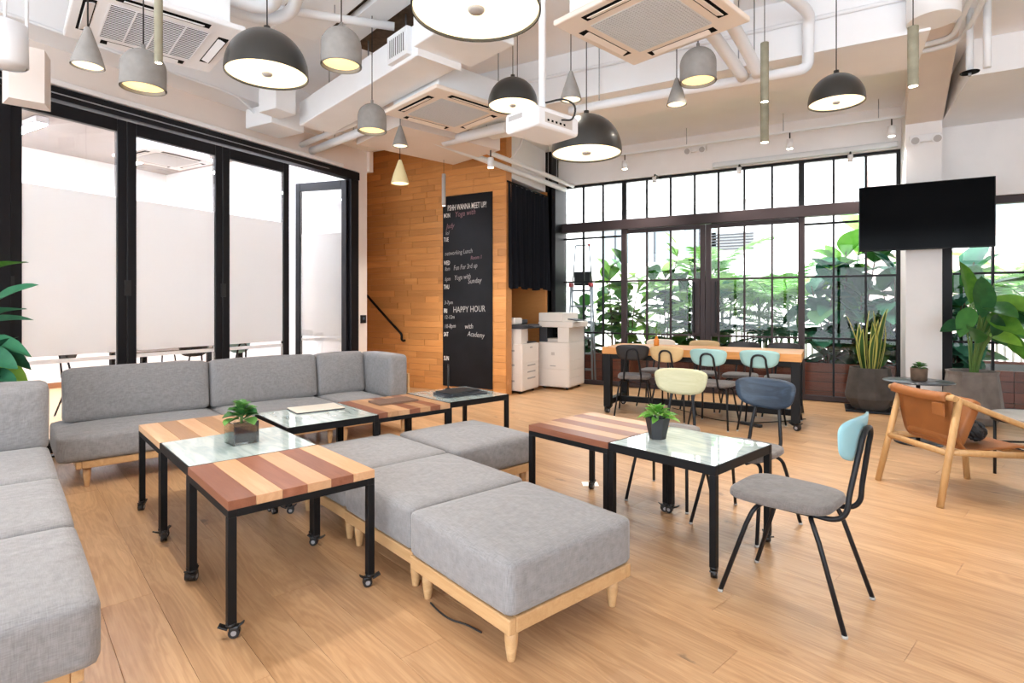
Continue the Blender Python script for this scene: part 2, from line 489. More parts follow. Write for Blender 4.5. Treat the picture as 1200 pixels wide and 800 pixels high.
leafm('leaf_snake', '33552f', '56793f', .45, .1, stripe=1)
leafm('leaf_jade', '2c5c30', '6a9a4c', .3, .15)

# glass-topped tables: pale sheet under glass
def glasstop(name, c1, c2):
    m, nt, b = nmat(name); L = nt.links
    tc = nt.nodes.new('ShaderNodeTexCoord'); mp = nt.nodes.new('ShaderNodeMapping'); mp.inputs['Scale'].default_value = (2, 9, 1)
    n = nt.nodes.new('ShaderNodeTexNoise'); n.inputs['Scale'].default_value = 2; n.inputs['Detail'].default_value = 5; n.inputs['Distortion'].default_value = 1
    L.new(tc.outputs['Object'], mp.inputs[0]); L.new(mp.outputs[0], n.inputs['Vector'])
    mix = nt.nodes.new('ShaderNodeMix'); mix.data_type = 'RGBA'; mix.inputs[6].default_value = lin(c1); mix.inputs[7].default_value = lin(c2)
    mr = nt.nodes.new('ShaderNodeMapRange'); mr.inputs[1].default_value = .4; mr.inputs[2].default_value = .65
    L.new(n.outputs['Fac'], mr.inputs[0]); L.new(mr.outputs[0], mix.inputs[0]); L.new(mix.outputs[2], b.inputs['Base Color'])
    b.inputs['Roughness'].default_value = .25; b.inputs['Coat Weight'].default_value = 1; b.inputs['Coat Roughness'].default_value = .01; b.inputs['Coat IOR'].default_value = 1.9
glasstop('glass_top', 'cddbd8', 'aabcbb')

# ================================================================== STRUCTURE
RX0, RX1, RY0, RY1, CZ = -6.0, 5.2, -3.2, 9.0, 4.0

# ---- floor: oak boards laid along the lounge grid
floor = MB().bb(-11.3, RX1+.2, RY0-.2, RY1+.25, -.12, -.012).build('floor', 'room_floor', label='honey oak floor of wide knotty boards', kind='structure', cat='floor')
def clip(poly, f):
    out = []
    for i in range(len(poly)):
        a, b = poly[i], poly[(i+1) % len(poly)]
        fa, fb = f(a), f(b)
        if fa >= 0: out.append(a)
        if fa*fb < 0:
            t = fa/(fa-fb); out.append((a[0]+t*(b[0]-a[0]), a[1]+t*(b[1]-a[1])))
    return out
BW, BL = .2, 2.0
cu, su = math.cos(R(29.24)), math.sin(R(29.24))
def in_view(x, y):
    d = -su*x + cu*y; cx = cu*x + su*y
    return d > .9 and abs(cx) < d*.98 + .9
def plank_mesh(L):
    return MB().bb(-L/2+.0005, L/2-.0005, -BW/2+.0005, BW/2-.0005, -.012, 0, bev=.0008, seg=1)
rest = MB()
rows = range(-26, 52)
for k in rows:
    n = .43 + BW*k
    off = (k*0.77) % BL + random.uniform(-.2, .2)
    for j in range(-8, 8):
        p = off + j*BL
        c = LW(p, n)
        rect = [LW(p+sx*BL/2, n+sy*BW/2) for sx, sy in ((-1, -1), (1, -1), (1, 1), (-1, 1))]
        lim = [lambda q: q[0]+5.99, lambda q: RX1-q[0], lambda q: q[1]-RY0, lambda q: 8.98-q[1]]
        poly = rect
        for f in lim:
            if poly: poly = clip(poly, f)
        if len(poly) < 3: continue
        whole = len(poly) == 4 and all(abs(a[0]-b[0])+abs(a[1]-b[1]) < 1e-6 for a, b in zip(poly, rect))
        g = (sum(q[0] for q in poly)/len(poly), sum(q[1] for q in poly)/len(poly))
        if not (in_view(*g) or any(in_view(*q) for q in poly)):
            rest.prism([(q[0], q[1]) for q in poly], -.012, -.0005); continue
        if whole:
            mk('plank', cached('plank_mesh', lambda: plank_mesh(BL)), 'oak_floor', floor, (c[0], c[1], 0), -LA)
        else:
            M = Matrix.Rotation(LA, 4, 'Z')
            loc = [(M @ Vector((q[0]-c[0], q[1]-c[1], 0)))[:2] for q in poly]
            cx_, cy_ = sum(q[0] for q in loc)/len(loc), sum(q[1] for q in loc)/len(loc)
            loc = [(q[0]+(cx_-q[0])*.002, q[1]-math.copysign(.001, q[1]-cy_)) for q in loc]
            MB().prism(loc, -.012, 0).build('plank', 'oak_floor', floor, (c[0], c[1], 0), -LA)
rest.build('plank_field', 'oak_floor', floor, kind='stuff')

# ---- ceiling and beams
MB().bb(-11.3, RX1+.2, RY0-.2, RY1+.25, CZ, CZ+.2).build('ceiling', 'ceiling_paint', label='white painted concrete ceiling slab', kind='structure', cat='ceiling')
MB().bb(-6.0, -5.62, RY0, 6.26, 3.65, CZ-.001).build('trim_1', 'ceiling_paint', label='white beam along the top of the glass partition wall', kind='structure', cat='beam')
MB().bb(-3.75, .72, 5.4, 6.2, 3.5, CZ-.001).build('trim_2', 'ceiling_paint', label='wide white concrete beam crossing in front of the window', kind='structure', cat='beam')
b = MB(); M = Matrix.Rotation(-LA, 4, 'Z')
b.prism([(-6.58, 3.35), (-5.55, 3.35), (-5.55, 4.87), (-6.58, 4.87)], 3.4, CZ-.001, M)
b.build('trim_3', 'beige_paint', label='dropped cream bulkhead in front of the timber wall', kind='structure', cat='bulkhead')
# window column and its flared head, beam running back from it
col = thing('wall_column', 'white square column carrying the television', 'column', kind='structure')
MB().bb(.885, 1.255, 8.55, 9.0, 0, CZ-.001, bev=.006).build('shaft', 'white_paint', col)
b = MB(); vs = [(.88, 8.54, 3.62), (1.26, 8.54, 3.62), (1.26, 8.54, 3.99), (.88, 8.54, 3.99), (.72, 6.25, 3.86), (1.05, 6.25, 3.86), (1.05, 6.25, 3.99), (.72, 6.25, 3.99)]
V = [b.bm.verts.new(v) for v in vs]
for f in ((0, 1, 2, 3), (4, 7, 6, 5), (0, 4, 5, 1), (3, 2, 6, 7), (0, 3, 7, 4), (1, 5, 6, 2)): b.bm.faces.new([V[i] for i in f])
b.build('flared_head', 'beige_paint', col)
MB().bb(1.27, RX1, 7.1, 8.99, 3.64, CZ-.001).build('trim_4', 'ceiling_paint', label='white beam running to the window wall right of the column', kind='structure', cat='beam')

# ---- window wall (y = 9)
wb = thing('wall_back', 'white lintel wall above the steel windows', 'wall', kind='structure')
MB().bb(-4.35, 1.25, 9.0, 9.22, 3.44, CZ).build('lintel', 'white_paint', wb)
MB().bb(1.25, RX1+.2, 9.0, 9.22, 2.72, CZ).build('lintel', 'white_paint', wb)
MB().bb(.88, 1.25, 9.0, 9.22, 0, 3.44).build('pier', 'white_paint', wb)

def pane(win, x0, x1, z0, z1, y):
    key = 'pane_%.3f_%.3f' % (x1-x0, z1-z0)
    mk('pane', cached(key, lambda: MB().bb(-(x1-x0)/2, (x1-x0)/2, -.003, .003, -(z1-z0)/2, (z1-z0)/2)), 'window_glass', win, ((x0+x1)/2, y, (z0+z1)/2))
def vbar(win, x, wd, z0, z1, y, mat='black_frame', name='mullion', dep=.06):
    MB().bb(x-wd/2, x+wd/2, y-dep/2, y+dep/2, z0, z1, bev=.003, seg=1).build(name, mat, win)
def hbar(win, x0, x1, z0, z1, y, mat='black_frame', name='glazing_bar', dep=.05):
    MB().bb(x0, x1, y-dep/2, y+dep/2, z0, z1, bev=.003, seg=1).build(name, mat, win)

YW = 9.08
win = thing('window_1', 'black steel grid window with bronze double doors', 'window', kind='structure')
MB().bb(-4.16, -4.03, 8.72, 9.2, 0, 3.44, bev=.004).build('jamb', 'black_frame', win)
vbar(win, .87, .07, 0, 3.40, YW, name='jamb', dep=.1)
hbar(win, -4.06, .9, 3.40, 3.44, YW, name='head_rail', dep=.08)
hbar(win, -4.03, .87, 2.62, 2.78, YW-.02, 'bronze_frame', 'transom', .14)
left_x = [-4.025, -3.655, -3.30, -2.927]; mid_x = [-2.927, -2.545, -2.16, -1.785]; mid2 = [-1.43, -1.06, -.68, -.295]; right_x = [-.295, .107, .49, .85]
hbar(win, -4.03, .87, 0, .07, YW, 'bronze_frame', 'bottom_rail', .09)
top_x = left_x + mid_x[1:] + mid2[:-1] + right_x
for x in top_x[1:-1]:
    vbar(win, x, .075 if x in (-2.927, -.295) else .03, 2.78, 3.40, YW)
for a, c in zip(top_x, top_x[1:]): pane(win, a+.015, c-.015, 2.78, 3.40, YW)
for x in (-2.927, -.295): vbar(win, x, .085, .07, 2.62, YW, 'bronze_frame', 'post', .09)
for xs in (left_x, right_x):
    for x in xs[1:-1]: vbar(win, x, .026, .07, 2.62, YW)
    hbar(win, xs[0], xs[-1], 2.50, 2.53, YW)
    for z in (.885, 1.76): hbar(win, xs[0], xs[-1], z-.014, z+.014, YW)
    for a, c in zip(xs, xs[1:]):
        for z0, z1 in ((.07, .871), (.899, 1.746), (1.774, 2.50), (2.53, 2.62)): pane(win, a+.013, c-.013, z0, z1, YW)
# double doors
for nm, xs, st, hp in (('door_1', mid_x + [-1.66], (-1.70, -1.625), (-1.82, -1.70)), ('door_2', [-1.58] + mid2, (-1.615, -1.54), (-1.54, -1.43))):
    d = thing(nm, 'bronze steel glazed door leaf with the pull plate on its %s side' % ('right' if nm == 'door_1' else 'left'), 'door', kind='structure')
    MB().bb(st[0], st[1], YW-.035, YW+.035, .08, 2.61, bev=.003).build('stile', 'bronze_frame', d)
    MB().bb(hp[0]+.002, hp[1]-.002, YW-.05, YW+.04, .90, 1.75, bev=.004).build('pull_plate', 'bronze_frame', d)
    xh = hp[0]+.03 if nm == 'door_1' else hp[1]-.03
    MB().bb(xh-.012, xh+.012, YW-.10, YW-.051, .93, 1.72, bev=.004).build('pull_handle', 'black_frame', d)
    x0, x1 = (-2.88, -1.70) if nm == 'door_1' else (-1.54, -.34)
    hbar(d, x0, x1, 2.55, 2.615, YW, 'bronze_frame', 'top_rail'); hbar(d, x0, x1, .08, .17, YW, 'bronze_frame', 'bottom_rail')
    gx = [x0] + [x for x in xs if x0+.05 < x < x1-.02] + [x1]
    for x in gx[1:-1]: vbar(d, x, .026, .17, 2.55, YW, 'bronze_frame')
    for z in (.885, 1.76): hbar(d, x0, x1, z-.014, z+.014, YW, 'bronze_frame')
    for a, c in zip(gx, gx[1:]):
        for z0, z1 in ((.17, .871), (.899, 1.746), (1.774, 2.55)): pane(d, a+.013, c-.013, z0, z1, YW)
# window right of the column
win = thing('window_2', 'black steel window right of the white column', 'window', kind='structure')
vbar(win, 1.338, .165, 0, 2.72, YW-.03, name='jamb', dep=.16)
hbar(win, 1.36, RX1, 2.62, 2.72, YW, 'bronze_frame', 'head_rail', .1); hbar(win, 1.36, RX1, 0, .07, YW, 'bronze_frame', 'bottom_rail', .09)
xs = [1.44, 1.84, 2.25, 2.66, 3.07, 3.48, 3.89, 4.30, 4.71, 5.2]
for x in xs[1:-1]: vbar(win, x, .026, .07, 2.62, YW)
for z in (.885, 1.76): hbar(win, 1.44, RX1, z-.014, z+.014, YW)
for a, c in zip(xs, xs[1:]):
    for z0, z1 in ((.07, .871), (.899, 1.746), (1.774, 2.62)): pane(win, a+.013, c-.013, z0, z1, YW)
MB().bb(-1.5, .85, 8.92, 8.99, 3.45, 3.53, bev=.02).build('roller_blind', 'grille_grey', label='rolled-up grey blind cassette above the steel window', cat='blind')

# ---- glazed wall behind the camera; right wall unseen, made solid to cut side fill
win = thing('window_3', 'steel window wall behind the lounge', 'window', kind='structure')
for i in range(8):
    q = RX0+i*(RX1-RX0)/7
    MB().bb(q-.04, q+.04, RY0-.06, RY0, 0, 3.4).build('mullion', 'black_frame', win)
for z0, z1 in ((0, .1), (2.6, 2.7), (3.35, 3.4)): MB().bb(RX0, RX1, RY0-.05, RY0-.01, z0, z1).build('glazing_bar', 'black_frame', win)
MB().bb(RX0-.1, RX1+.1, RY0-.2, RY0, 3.4, CZ).build('wall_front', 'white_paint', label='white lintel wall over the windows behind the lounge', kind='structure', cat='wall')
MB().bb(RX1, RX1+.2, RY0-.1, RY1, 0, CZ).build('wall_right', 'white_paint', label='unseen white wall closing the right side of the room', kind='structure', cat='wall')

# ---- left wall: folding glass partition
wl = thing('wall_left', 'cream wall around the black folding glass partition', 'wall', kind='structure')
MB().bb(-6.16, -6.0, RY0, 6.26, 3.32, CZ).build('upper_wall', 'beige_paint', wl)
MB().bb(-6.16, -6.0, 6.08, 6.26, 0, 3.32).build('pier', 'beige_paint', wl)
MB().bb(-6.16, -6.0, RY0, 1.55, 0, 3.32).build('pier', 'beige_paint', wl)
MB().bb(-6.02, -5.95, RY0, 5.75, 3.31, 3.36, bev=.008).build('ledge', 'white_paint', wl)
pt = thing('trim_5', 'black steel head track of the folding glass partition', 'door frame', kind='structure')
MB().bb(-6.12, -5.97, 1.55, 6.08, 3.19, 3.30, bev=.004).build('head_track', 'black_frame', pt)
MB().bb(-5.975, -5.965, 1.6, 5.5, 3.235, 3.245).build('track_line', 'aluminium', pt)
MB().bb(-6.10, -5.99, 5.93, 6.08, 0, 3.19, bev=.004).build('jamb', 'black_frame', pt)
MB().bb(-6.10, -5.99, 1.55, 2.05, 0, 3.19, bev=.004).build('post_panel', 'black_frame', pt)
MB().bb(-6.085, -6.005, 2.05, 5.93, -.012, .012).build('floor_track', 'black_frame', pt)
def leaf(name, label, wid, loc, rz, handle=False):
    d = thing(name, label, 'door', loc, rz, kind='structure')
    H = 3.17; t = .03; f = .085; z0 = .03
    # local +y along the leaf, hinge at the origin
    for y0, y1, a, c, nm in ((0, f, z0, H, 'stile'), (wid-f, wid, z0, H, 'stile'), (f, wid-f, z0, z0+.12, 'bottom_rail'), (f, wid-f, H-.12, H, 'top_rail')):
        MB().bb(-t, t, y0+.002, y1-.002, a, c, bev=.003, seg=1).build(nm, 'black_frame', d)
    MB().bb(-.004, .004, f, wid-f, z0+.12, H-.12).build('pane', 'clear_glass', d)
    MB().bb(.005, .0065, f+.002, wid-f-.002, .90, 2.41).build('frosted_film', 'frost_film', d)
    MB().bb(.005, .0065, f+.002, wid-f-.002, .83, .868).build('frosted_stripe', 'frost_film', d)
    MB().bb(t, t+.012, -.03, .03, 1.45, 1.6, bev=.003).build('hinge', 'caster_black', d)
    if handle:
        h = MB(); h.rod((t, wid-.05, 1.02), (t+.05, wid-.05, 1.02), .008); h.rod((t+.05, wid-.055, 1.02), (t+.05, wid-.17, 1.02), .009)
        h.build('lever', 'aluminium', d)
        MB().bb(t, t+.006, wid-.075, wid-.03, .88, 1.1, bev=.002).build('lock_plate', 'caster_black', d)
    return d
leaf('door_3', 'black framed glass leaf beside the leafy plant', .91, (-6.045, 2.05, 0), 0)
leaf('door_4', 'black framed glass leaf between the two double posts', 1.0, (-6.045, 2.965, 0), 0)
leaf('door_5', 'black framed glass leaf next to the open leaf', .91, (-6.045, 3.97, 0), 0)
leaf('door_6', 'open black glass leaf folded into the meeting room', .88, (-6.045, 5.91, 0), R(180-78), True)

# ---- meeting room behind the partition
MB().bb(-11.2, -11.0, .2, 6.6, 0, CZ).build('wall_meeting', 'room_white', label='white far wall of the meeting room behind glass', kind='structure', cat='wall')
MB().bb(-11.0, -6.17, .2, .35, 0, CZ).build('wall_meeting_side', 'room_white', label='white side wall of the meeting room by the plant', kind='structure', cat='wall')
MB().bb(-11.0, -6.17, 6.10, 6.25, 0, CZ).build('wall_meeting_end', 'room_white', label='white end wall of the meeting room behind the open leaf', kind='structure', cat='wall')
MB().bb(-11.0, -10.985, .36, 6.09, 0, .09).build('baseboard_meeting', 'baseboard_brown', label='brown baseboard of the meeting room far wall', kind='structure', cat='baseboard')
MB().bb(-10.99, -6.17, .36, 6.09, -.011, 0).build('floor_meeting', 'room_floor', label='oak floor of the meeting room', kind='structure', cat='floor')
MB().bb(-11.0, -6.17, .35, 6.10, 3.85, CZ-.001).build('ceiling_meeting', 'concrete_soffit', label='grey concrete ceiling of the meeting room', kind='structure', cat='ceiling')
for i, (x, y, lab) in enumerate(((-7.4, 1.6, 'linear ceiling lamp in the meeting room by the side wall'), (-7.4, 3.4, 'linear ceiling lamp over the meeting table edge'), (-7.4, 5.1, 'linear ceiling lamp by the open glass leaf'),
                     (-9.6, 1.6, 'linear ceiling lamp at the far side wall corner of the meeting room'), (-9.6, 3.4, 'linear ceiling lamp near the middle of the meeting far wall'), (-9.6, 5.1, 'linear ceiling lamp in the far end corner of the meeting room'))):
    t = thing('linear_lamp', lab, 'lamp', (x, y, 3.75), 0, 'meeting room lamps')
    MB().bb(-.62, .62, -.07, .07, -.0, .09, bev=.005).build('housing', 'plastic_white', t)
    MB().bb(-.6, .6, -.055, .055, -.012, .001).build('diffuser', 'room_lamp', t)
    for sx in (-.5, .5): MB().rod((sx, 0, .09), (sx, 0, .0995), .006, seg=6).build('hanger', 'aluminium', t)

# ---- timber wall with individually laid blocks, alcove with curtain
ww = thing('wall_timber', 'honey timber block wall around the chalkboard', 'wall', kind='structure')
MB().bb(-7.3, -4.18, 7.272, 7.40, 0, CZ-.001).build('backing', 'wall_wood', ww)
rh = .1; r_i = 0
z = 0
random.seed(3)
while z < CZ-.02:
    h = min(rh, CZ-.002-z)
    x = -7.3 - random.uniform(0, .5)
    while x < -4.17:
        ln = random.choice((.28, .42, .6, .75, .9))
        x0, x1 = max(x, -7.3), min(x+ln, -4.16)
        if -4.16-x1 < .12: x1 = -4.16
        # leave out what the chalkboard hides
        if x1 > -7.05 and x1-x0 > .02 and not (x0 > -5.30 and x1 < -4.40 and .12 < z < 2.95):
            d = random.choice((0, 0, .002, .004))
            MB().bb(x0+.0015, x1-.0015, 7.25-d, 7.272, z+.0015, z+h-.0015, bev=.0012, seg=1).build('block', 'wall_wood', ww)
        x = x1 if x1 == -4.16 else x+ln
    z += rh
MB().bb(-4.18, -4.16, 7.272, 7.42, 0, CZ-.001).build('end_panel', 'wall_wood', ww)
# beam stub at the top left of the timber wall
MB().bb(-6.16, -5.95, 6.26, 6.34, 3.36, CZ-.001).build('trim_6', 'beige_paint', label='small cream beam stub at the end of the partition wall', kind='structure', cat='beam')
al = thing('wall_alcove', 'timber lined alcove behind the black curtain', 'wall', kind='structure')
MB().bb(-5.0, -4.94, 7.42, 8.72, 0, CZ-.001).build('back_panel', 'wall_wood', al)
MB().bb(-4.94, -4.19, 8.66, 8.72, 0, 3.3).build('side_panel', 'wall_wood', al)
MB().bb(-5.0, -4.10, 8.72, 9.2, 0, CZ-.001).build('corner_post', 'black_frame', al)
MB().bb(-4.94, -4.19, 7.42, 8.66, 3.3, CZ-.001).build('soffit', 'ceiling_paint', al)
MB().bb(-4.22, -4.18, 8.675, 8.715, 0, 3.3).build('edge_strip', 'wall_wood', al)
MB().bb(-5.1, -5.0, 7.40, 9.2, 0, CZ-.001).build('outer_panel', 'beige_paint', al)
# stairwell closing panel left of the timber wall
MB().bb(-7.45, -7.3, 6.26, 7.42, 0, CZ-.001).build('wall_stair', 'beige_paint', label='cream wall at the turn of the stair', kind='structure', cat='wall')

# ================================================================== FURNITURE
# ---- castered square tables
TS, TH = .655, .56
def caster(parent, loc, rz, s=1.0):
    b = MB(); b.lathe([(.02, .045), (.022, .06)], 10); b.box((0, .012, .038), (.034, .04, .022), None, .006); b.box((0, -.03, .045), (.03, .04, .008), (R(-25), 0, 0), .002); b.box((0, .036, .05), (.022, .03, .006), (R(35), 0, 0), .002)
    me = cached('caster_body', lambda: b)
    c = mk('caster', me, 'caster_black', parent, loc, rz, scale=s)
    def wh(): return MB().tube([(-.015, .012, .022), (.015, .012, .022)], .022, 16)
    def hub(): return MB().tube([(-.0165, .012, .022), (.0165, .012, .022)], .011, 12)
    w_ = mk('wheel', cached('caster_wheel', wh), 'caster_black', c)
    mk('hub', cached('caster_hub', hub), 'wheel_grey', c)
def frame_mesh(glass_):
    tw = .034; t = .048 if glass_ else .032; h = TS/2; b = MB(); zt = TH if glass_ else TH-.038
    for s in (-1, 1):
        b.bb(-h, h, s*h-(tw if s > 0 else 0), s*h+(tw if s < 0 else 0), zt-t, zt, bev=.002, seg=1)
        b.bb(s*h-(tw if s > 0 else 0), s*h+(tw if s < 0 else 0), -h+tw, h-tw, zt-t, zt, bev=.002, seg=1)
    return b
def square_table(label, p, n, kind, dr=0, colors=None, group=None, rc=None):
    x, y = LW(p, n)
    t = thing('castered_table', label, 'table', (x, y, 0), -LA+R(dr), group)
    g = kind == 'glass'
    mk('frame', cached('frame_'+kind, lambda: frame_mesh(g)), 'black_steel', t)
    zt = (TH-.048 if g else TH-.038-.032); h = TS/2-.017
    for sx in (-1, 1):
        for sy in (-1, 1):
            mk('leg', cached('tleg_'+kind, lambda: MB().bb(-.017, .017, -.017, .017, .056, zt, bev=.002, seg=1)), 'black_steel', t, (sx*h, sy*h, 0))
            caster(t, (sx*h, sy*h, 0), random.uniform(0, 6.28))
    if g:
        MB().bb(-TS/2+.008, TS/2-.008, -TS/2+.008, TS/2-.008, TH-.006, TH+.0008, bev=.001, seg=1).build('glass_panel', 'glass_top', t)
    else:
        ns = len(colors); wd = TS/ns
        for i, c in enumerate(colors):
            mk('top_strip', cached('strip_%d' % ns, lambda: MB().bb(-TS/2, TS/2, -wd/2+.0004, wd/2-.0004, TH-.038, TH, bev=.001, seg=1)), {'l': 'strip_light', 'm': 'strip_mid', 'd': 'strip_dark'}[c], t, (0, -TS/2+wd*(i+.5), 0))
    return t
square_table('striped wood castered table nearest the long grey sofa in its row of three', -4.075, 1.005, 'wood', 0, 'lmlmlm')
square_table('glass topped castered table carrying the plant in a glass cube', -3.418, 1.005, 'glass')
square_table('striped wood castered table with alternating dark and light strips at the end of its row', -2.762, 1.005, 'wood', 0, 'dldldl')
square_table('glass topped castered table carrying the silver laptop', -3.965, 1.70, 'glass', -1)
square_table('striped wood castered table carrying the brown folder', -4.0, 2.36, 'wood', -1, 'dmldmdl')
square_table('glass topped castered table carrying dark laptops and a slim stand', -4.03, 3.03, 'glass', -1)
square_table('striped wood castered table standing against the glass table with the black pot', -2.335, 2.915, 'wood', 0, 'dldldl')
square_table('glass topped castered table with the plant in a black pot', -1.675, 2.915, 'glass', 0)

# ---- sofas and ottomans
def leg_round(parent, x, y, top, mat='oak_frame', r=.022):
    mk('leg', cached('rleg_%.3f_%.3f' % (top, r), lambda: MB().lathe([(r*.62, 0), (r*.66, .004), (r, top*.55), (r*1.08, top)], 14)), mat, parent, (x, y, 0))
def rail_frame(parent, x0, x1, y0, y1, z0, z1, t=.035):
    b = MB()
    b.bb(x0, x1, y0, y0+t, z0, z1, bev=.006); b.bb(x0, x1, y1-t, y1, z0, z1, bev=.006)
    b.bb(x0, x0+t, y0+t, y1-t, z0, z1, bev=.006); b.bb(x1-t, x1, y0+t, y1-t, z0, z1, bev=.006)
    b.bb(x0+t, x1-t, y0+t, y1-t, z1-.02, z1-.005)
    b.build('base_frame', 'oak_frame', parent)
def piping(parent, c, size, z, r=.05):
    hx, hy = size[0]/2-.012, size[1]/2-.012
    rr = .05; pts = []
    for cx, cy, a0 in ((hx-rr, hy-rr, 0), (-hx+rr, hy-rr, 90), (-hx+rr, -hy+rr, 180), (hx-rr, -hy+rr, 270)):
        for k in range(5):
            a = R(a0+k*22.5); pts.append((c[0]+cx+rr*math.cos(a), c[1]+cy+rr*math.sin(a), z))
    MB().tube(pts, .004, 6, closed=True).build('piping', 'grey_fabric', parent)
def ottoman(label, p, n, dr):
    x, y = LW(p, n)
    t = thing('ottoman', label, 'ottoman', (x, y, 0), -LA+R(dr))
    s = .715
    rail_frame(t, -s/2, s/2, -s/2, s/2, .135, .195)
    for sx in (-1, 1):
        for sy in (-1, 1): leg_round(t, sx*(s/2-.06), sy*(s/2-.06), .135, r=.026)
    c = MB().pillow((0, 0, .30), (s+.01, s+.01, .21), .032, (.008, .008, .022), 14).build('cushion', 'grey_fabric', t)
    return t
ottoman('square grey ottoman at the open end of the ottoman block, away from the sofas', -1.86, 1.745, -2)
ottoman('square grey ottoman in the middle of the row of three', -2.60, 1.785, -1)
ottoman('square grey ottoman next to the glass table with the silver laptop', -3.335, 1.80, 0)
ottoman('square grey ottoman standing out from the row, opposite the brown folder table', -3.30, 2.56, 0)

def sofa_b():
    x, y = LW(-5.56, 0)
    t = thing('long_sofa', 'long grey sofa with loose back cushions and an arm, along the glass partition', 'sofa', (x, y, 0), -LA)
    # local x = towards the tables, y along the sofa ; front edge x=+.40 , back x=-.40
    fr, bk = .385, -.40
    for i, (a, c) in enumerate(((.41, 1.44), (1.46, 2.45), (2.47, 3.27))):
        rail_frame(t, bk, fr, a, c, .145, .20)
        for sx in (bk+.06, fr-.06):
            for sy in (a+.07, c-.07): leg_round(t, sx, sy, .145, r=.024)
    for a, c in ((.30, 1.445), (1.455, 2.46), (2.465, 2.99)):
        s = MB().pillow(((fr+.02+bk)/2, (a+c)/2, .30), (fr+.02-bk, c-a, .20), .035, (.006, .006, .018), 14).build('seat_cushion', 'grey_fabric', t)
    for a, c in ((.37, 1.43), (1.44, 2.455), (2.465, 3.0)):
        MB().pillow((-.235, (a+c)/2, .615), (.20, c-a, .44), .045, (.025, .0, .012), 14, (0, R(-8), 0)).build('back_cushion', 'grey_fabric', t)
    MB().pillow((.03, 3.125, .60), (.70, .22, .45), .045, (.0, .012, .012), 14).build('arm_cushion', 'grey_fabric', t)
    MB().bb(bk, .36, 3.24, 3.265, .20, .62, bev=.006).build('arm_board', 'oak_frame', t)
    MB().bb(bk, bk+.03, .41, 3.24, .20, .60, bev=.006).build('back_board', 'oak_frame', t)
    return t
sofa_b()
def sofa_l():
    x, y = LW(0, 0)
    t = thing('modular_sofa', 'pale grey modular sofa beside the row of three tables', 'sofa', (x, y, 0), -LA)
    for a, c in ((-3.05, -2.19), (-3.945, -3.07), (-5.06, -3.965)):
        rail_frame(t, a+.06, c-.06, -.52, .20, .145, .20)
        for sx in (a+.12, c-.12):
            for sy in (-.45, .13): leg_round(t, sx, sy, .145, r=.024)
        c2 = c if c != -3.965 else c
        a2 = a if a != -5.06 else -4.86
        MB().pillow(((a2+c2)/2, -.17, .31), (c2-a2-.008, .82, .22), .035, (.006, .006, .018), 14).build('seat_cushion', 'grey_fabric', t)
    MB().pillow((-4.955, -.17, .61), (.20, .83, .45), .045, (.02, 0, .012), 14, (0, R(6), 0)).build('back_cushion', 'grey_fabric', t)
    return t
sofa_l()

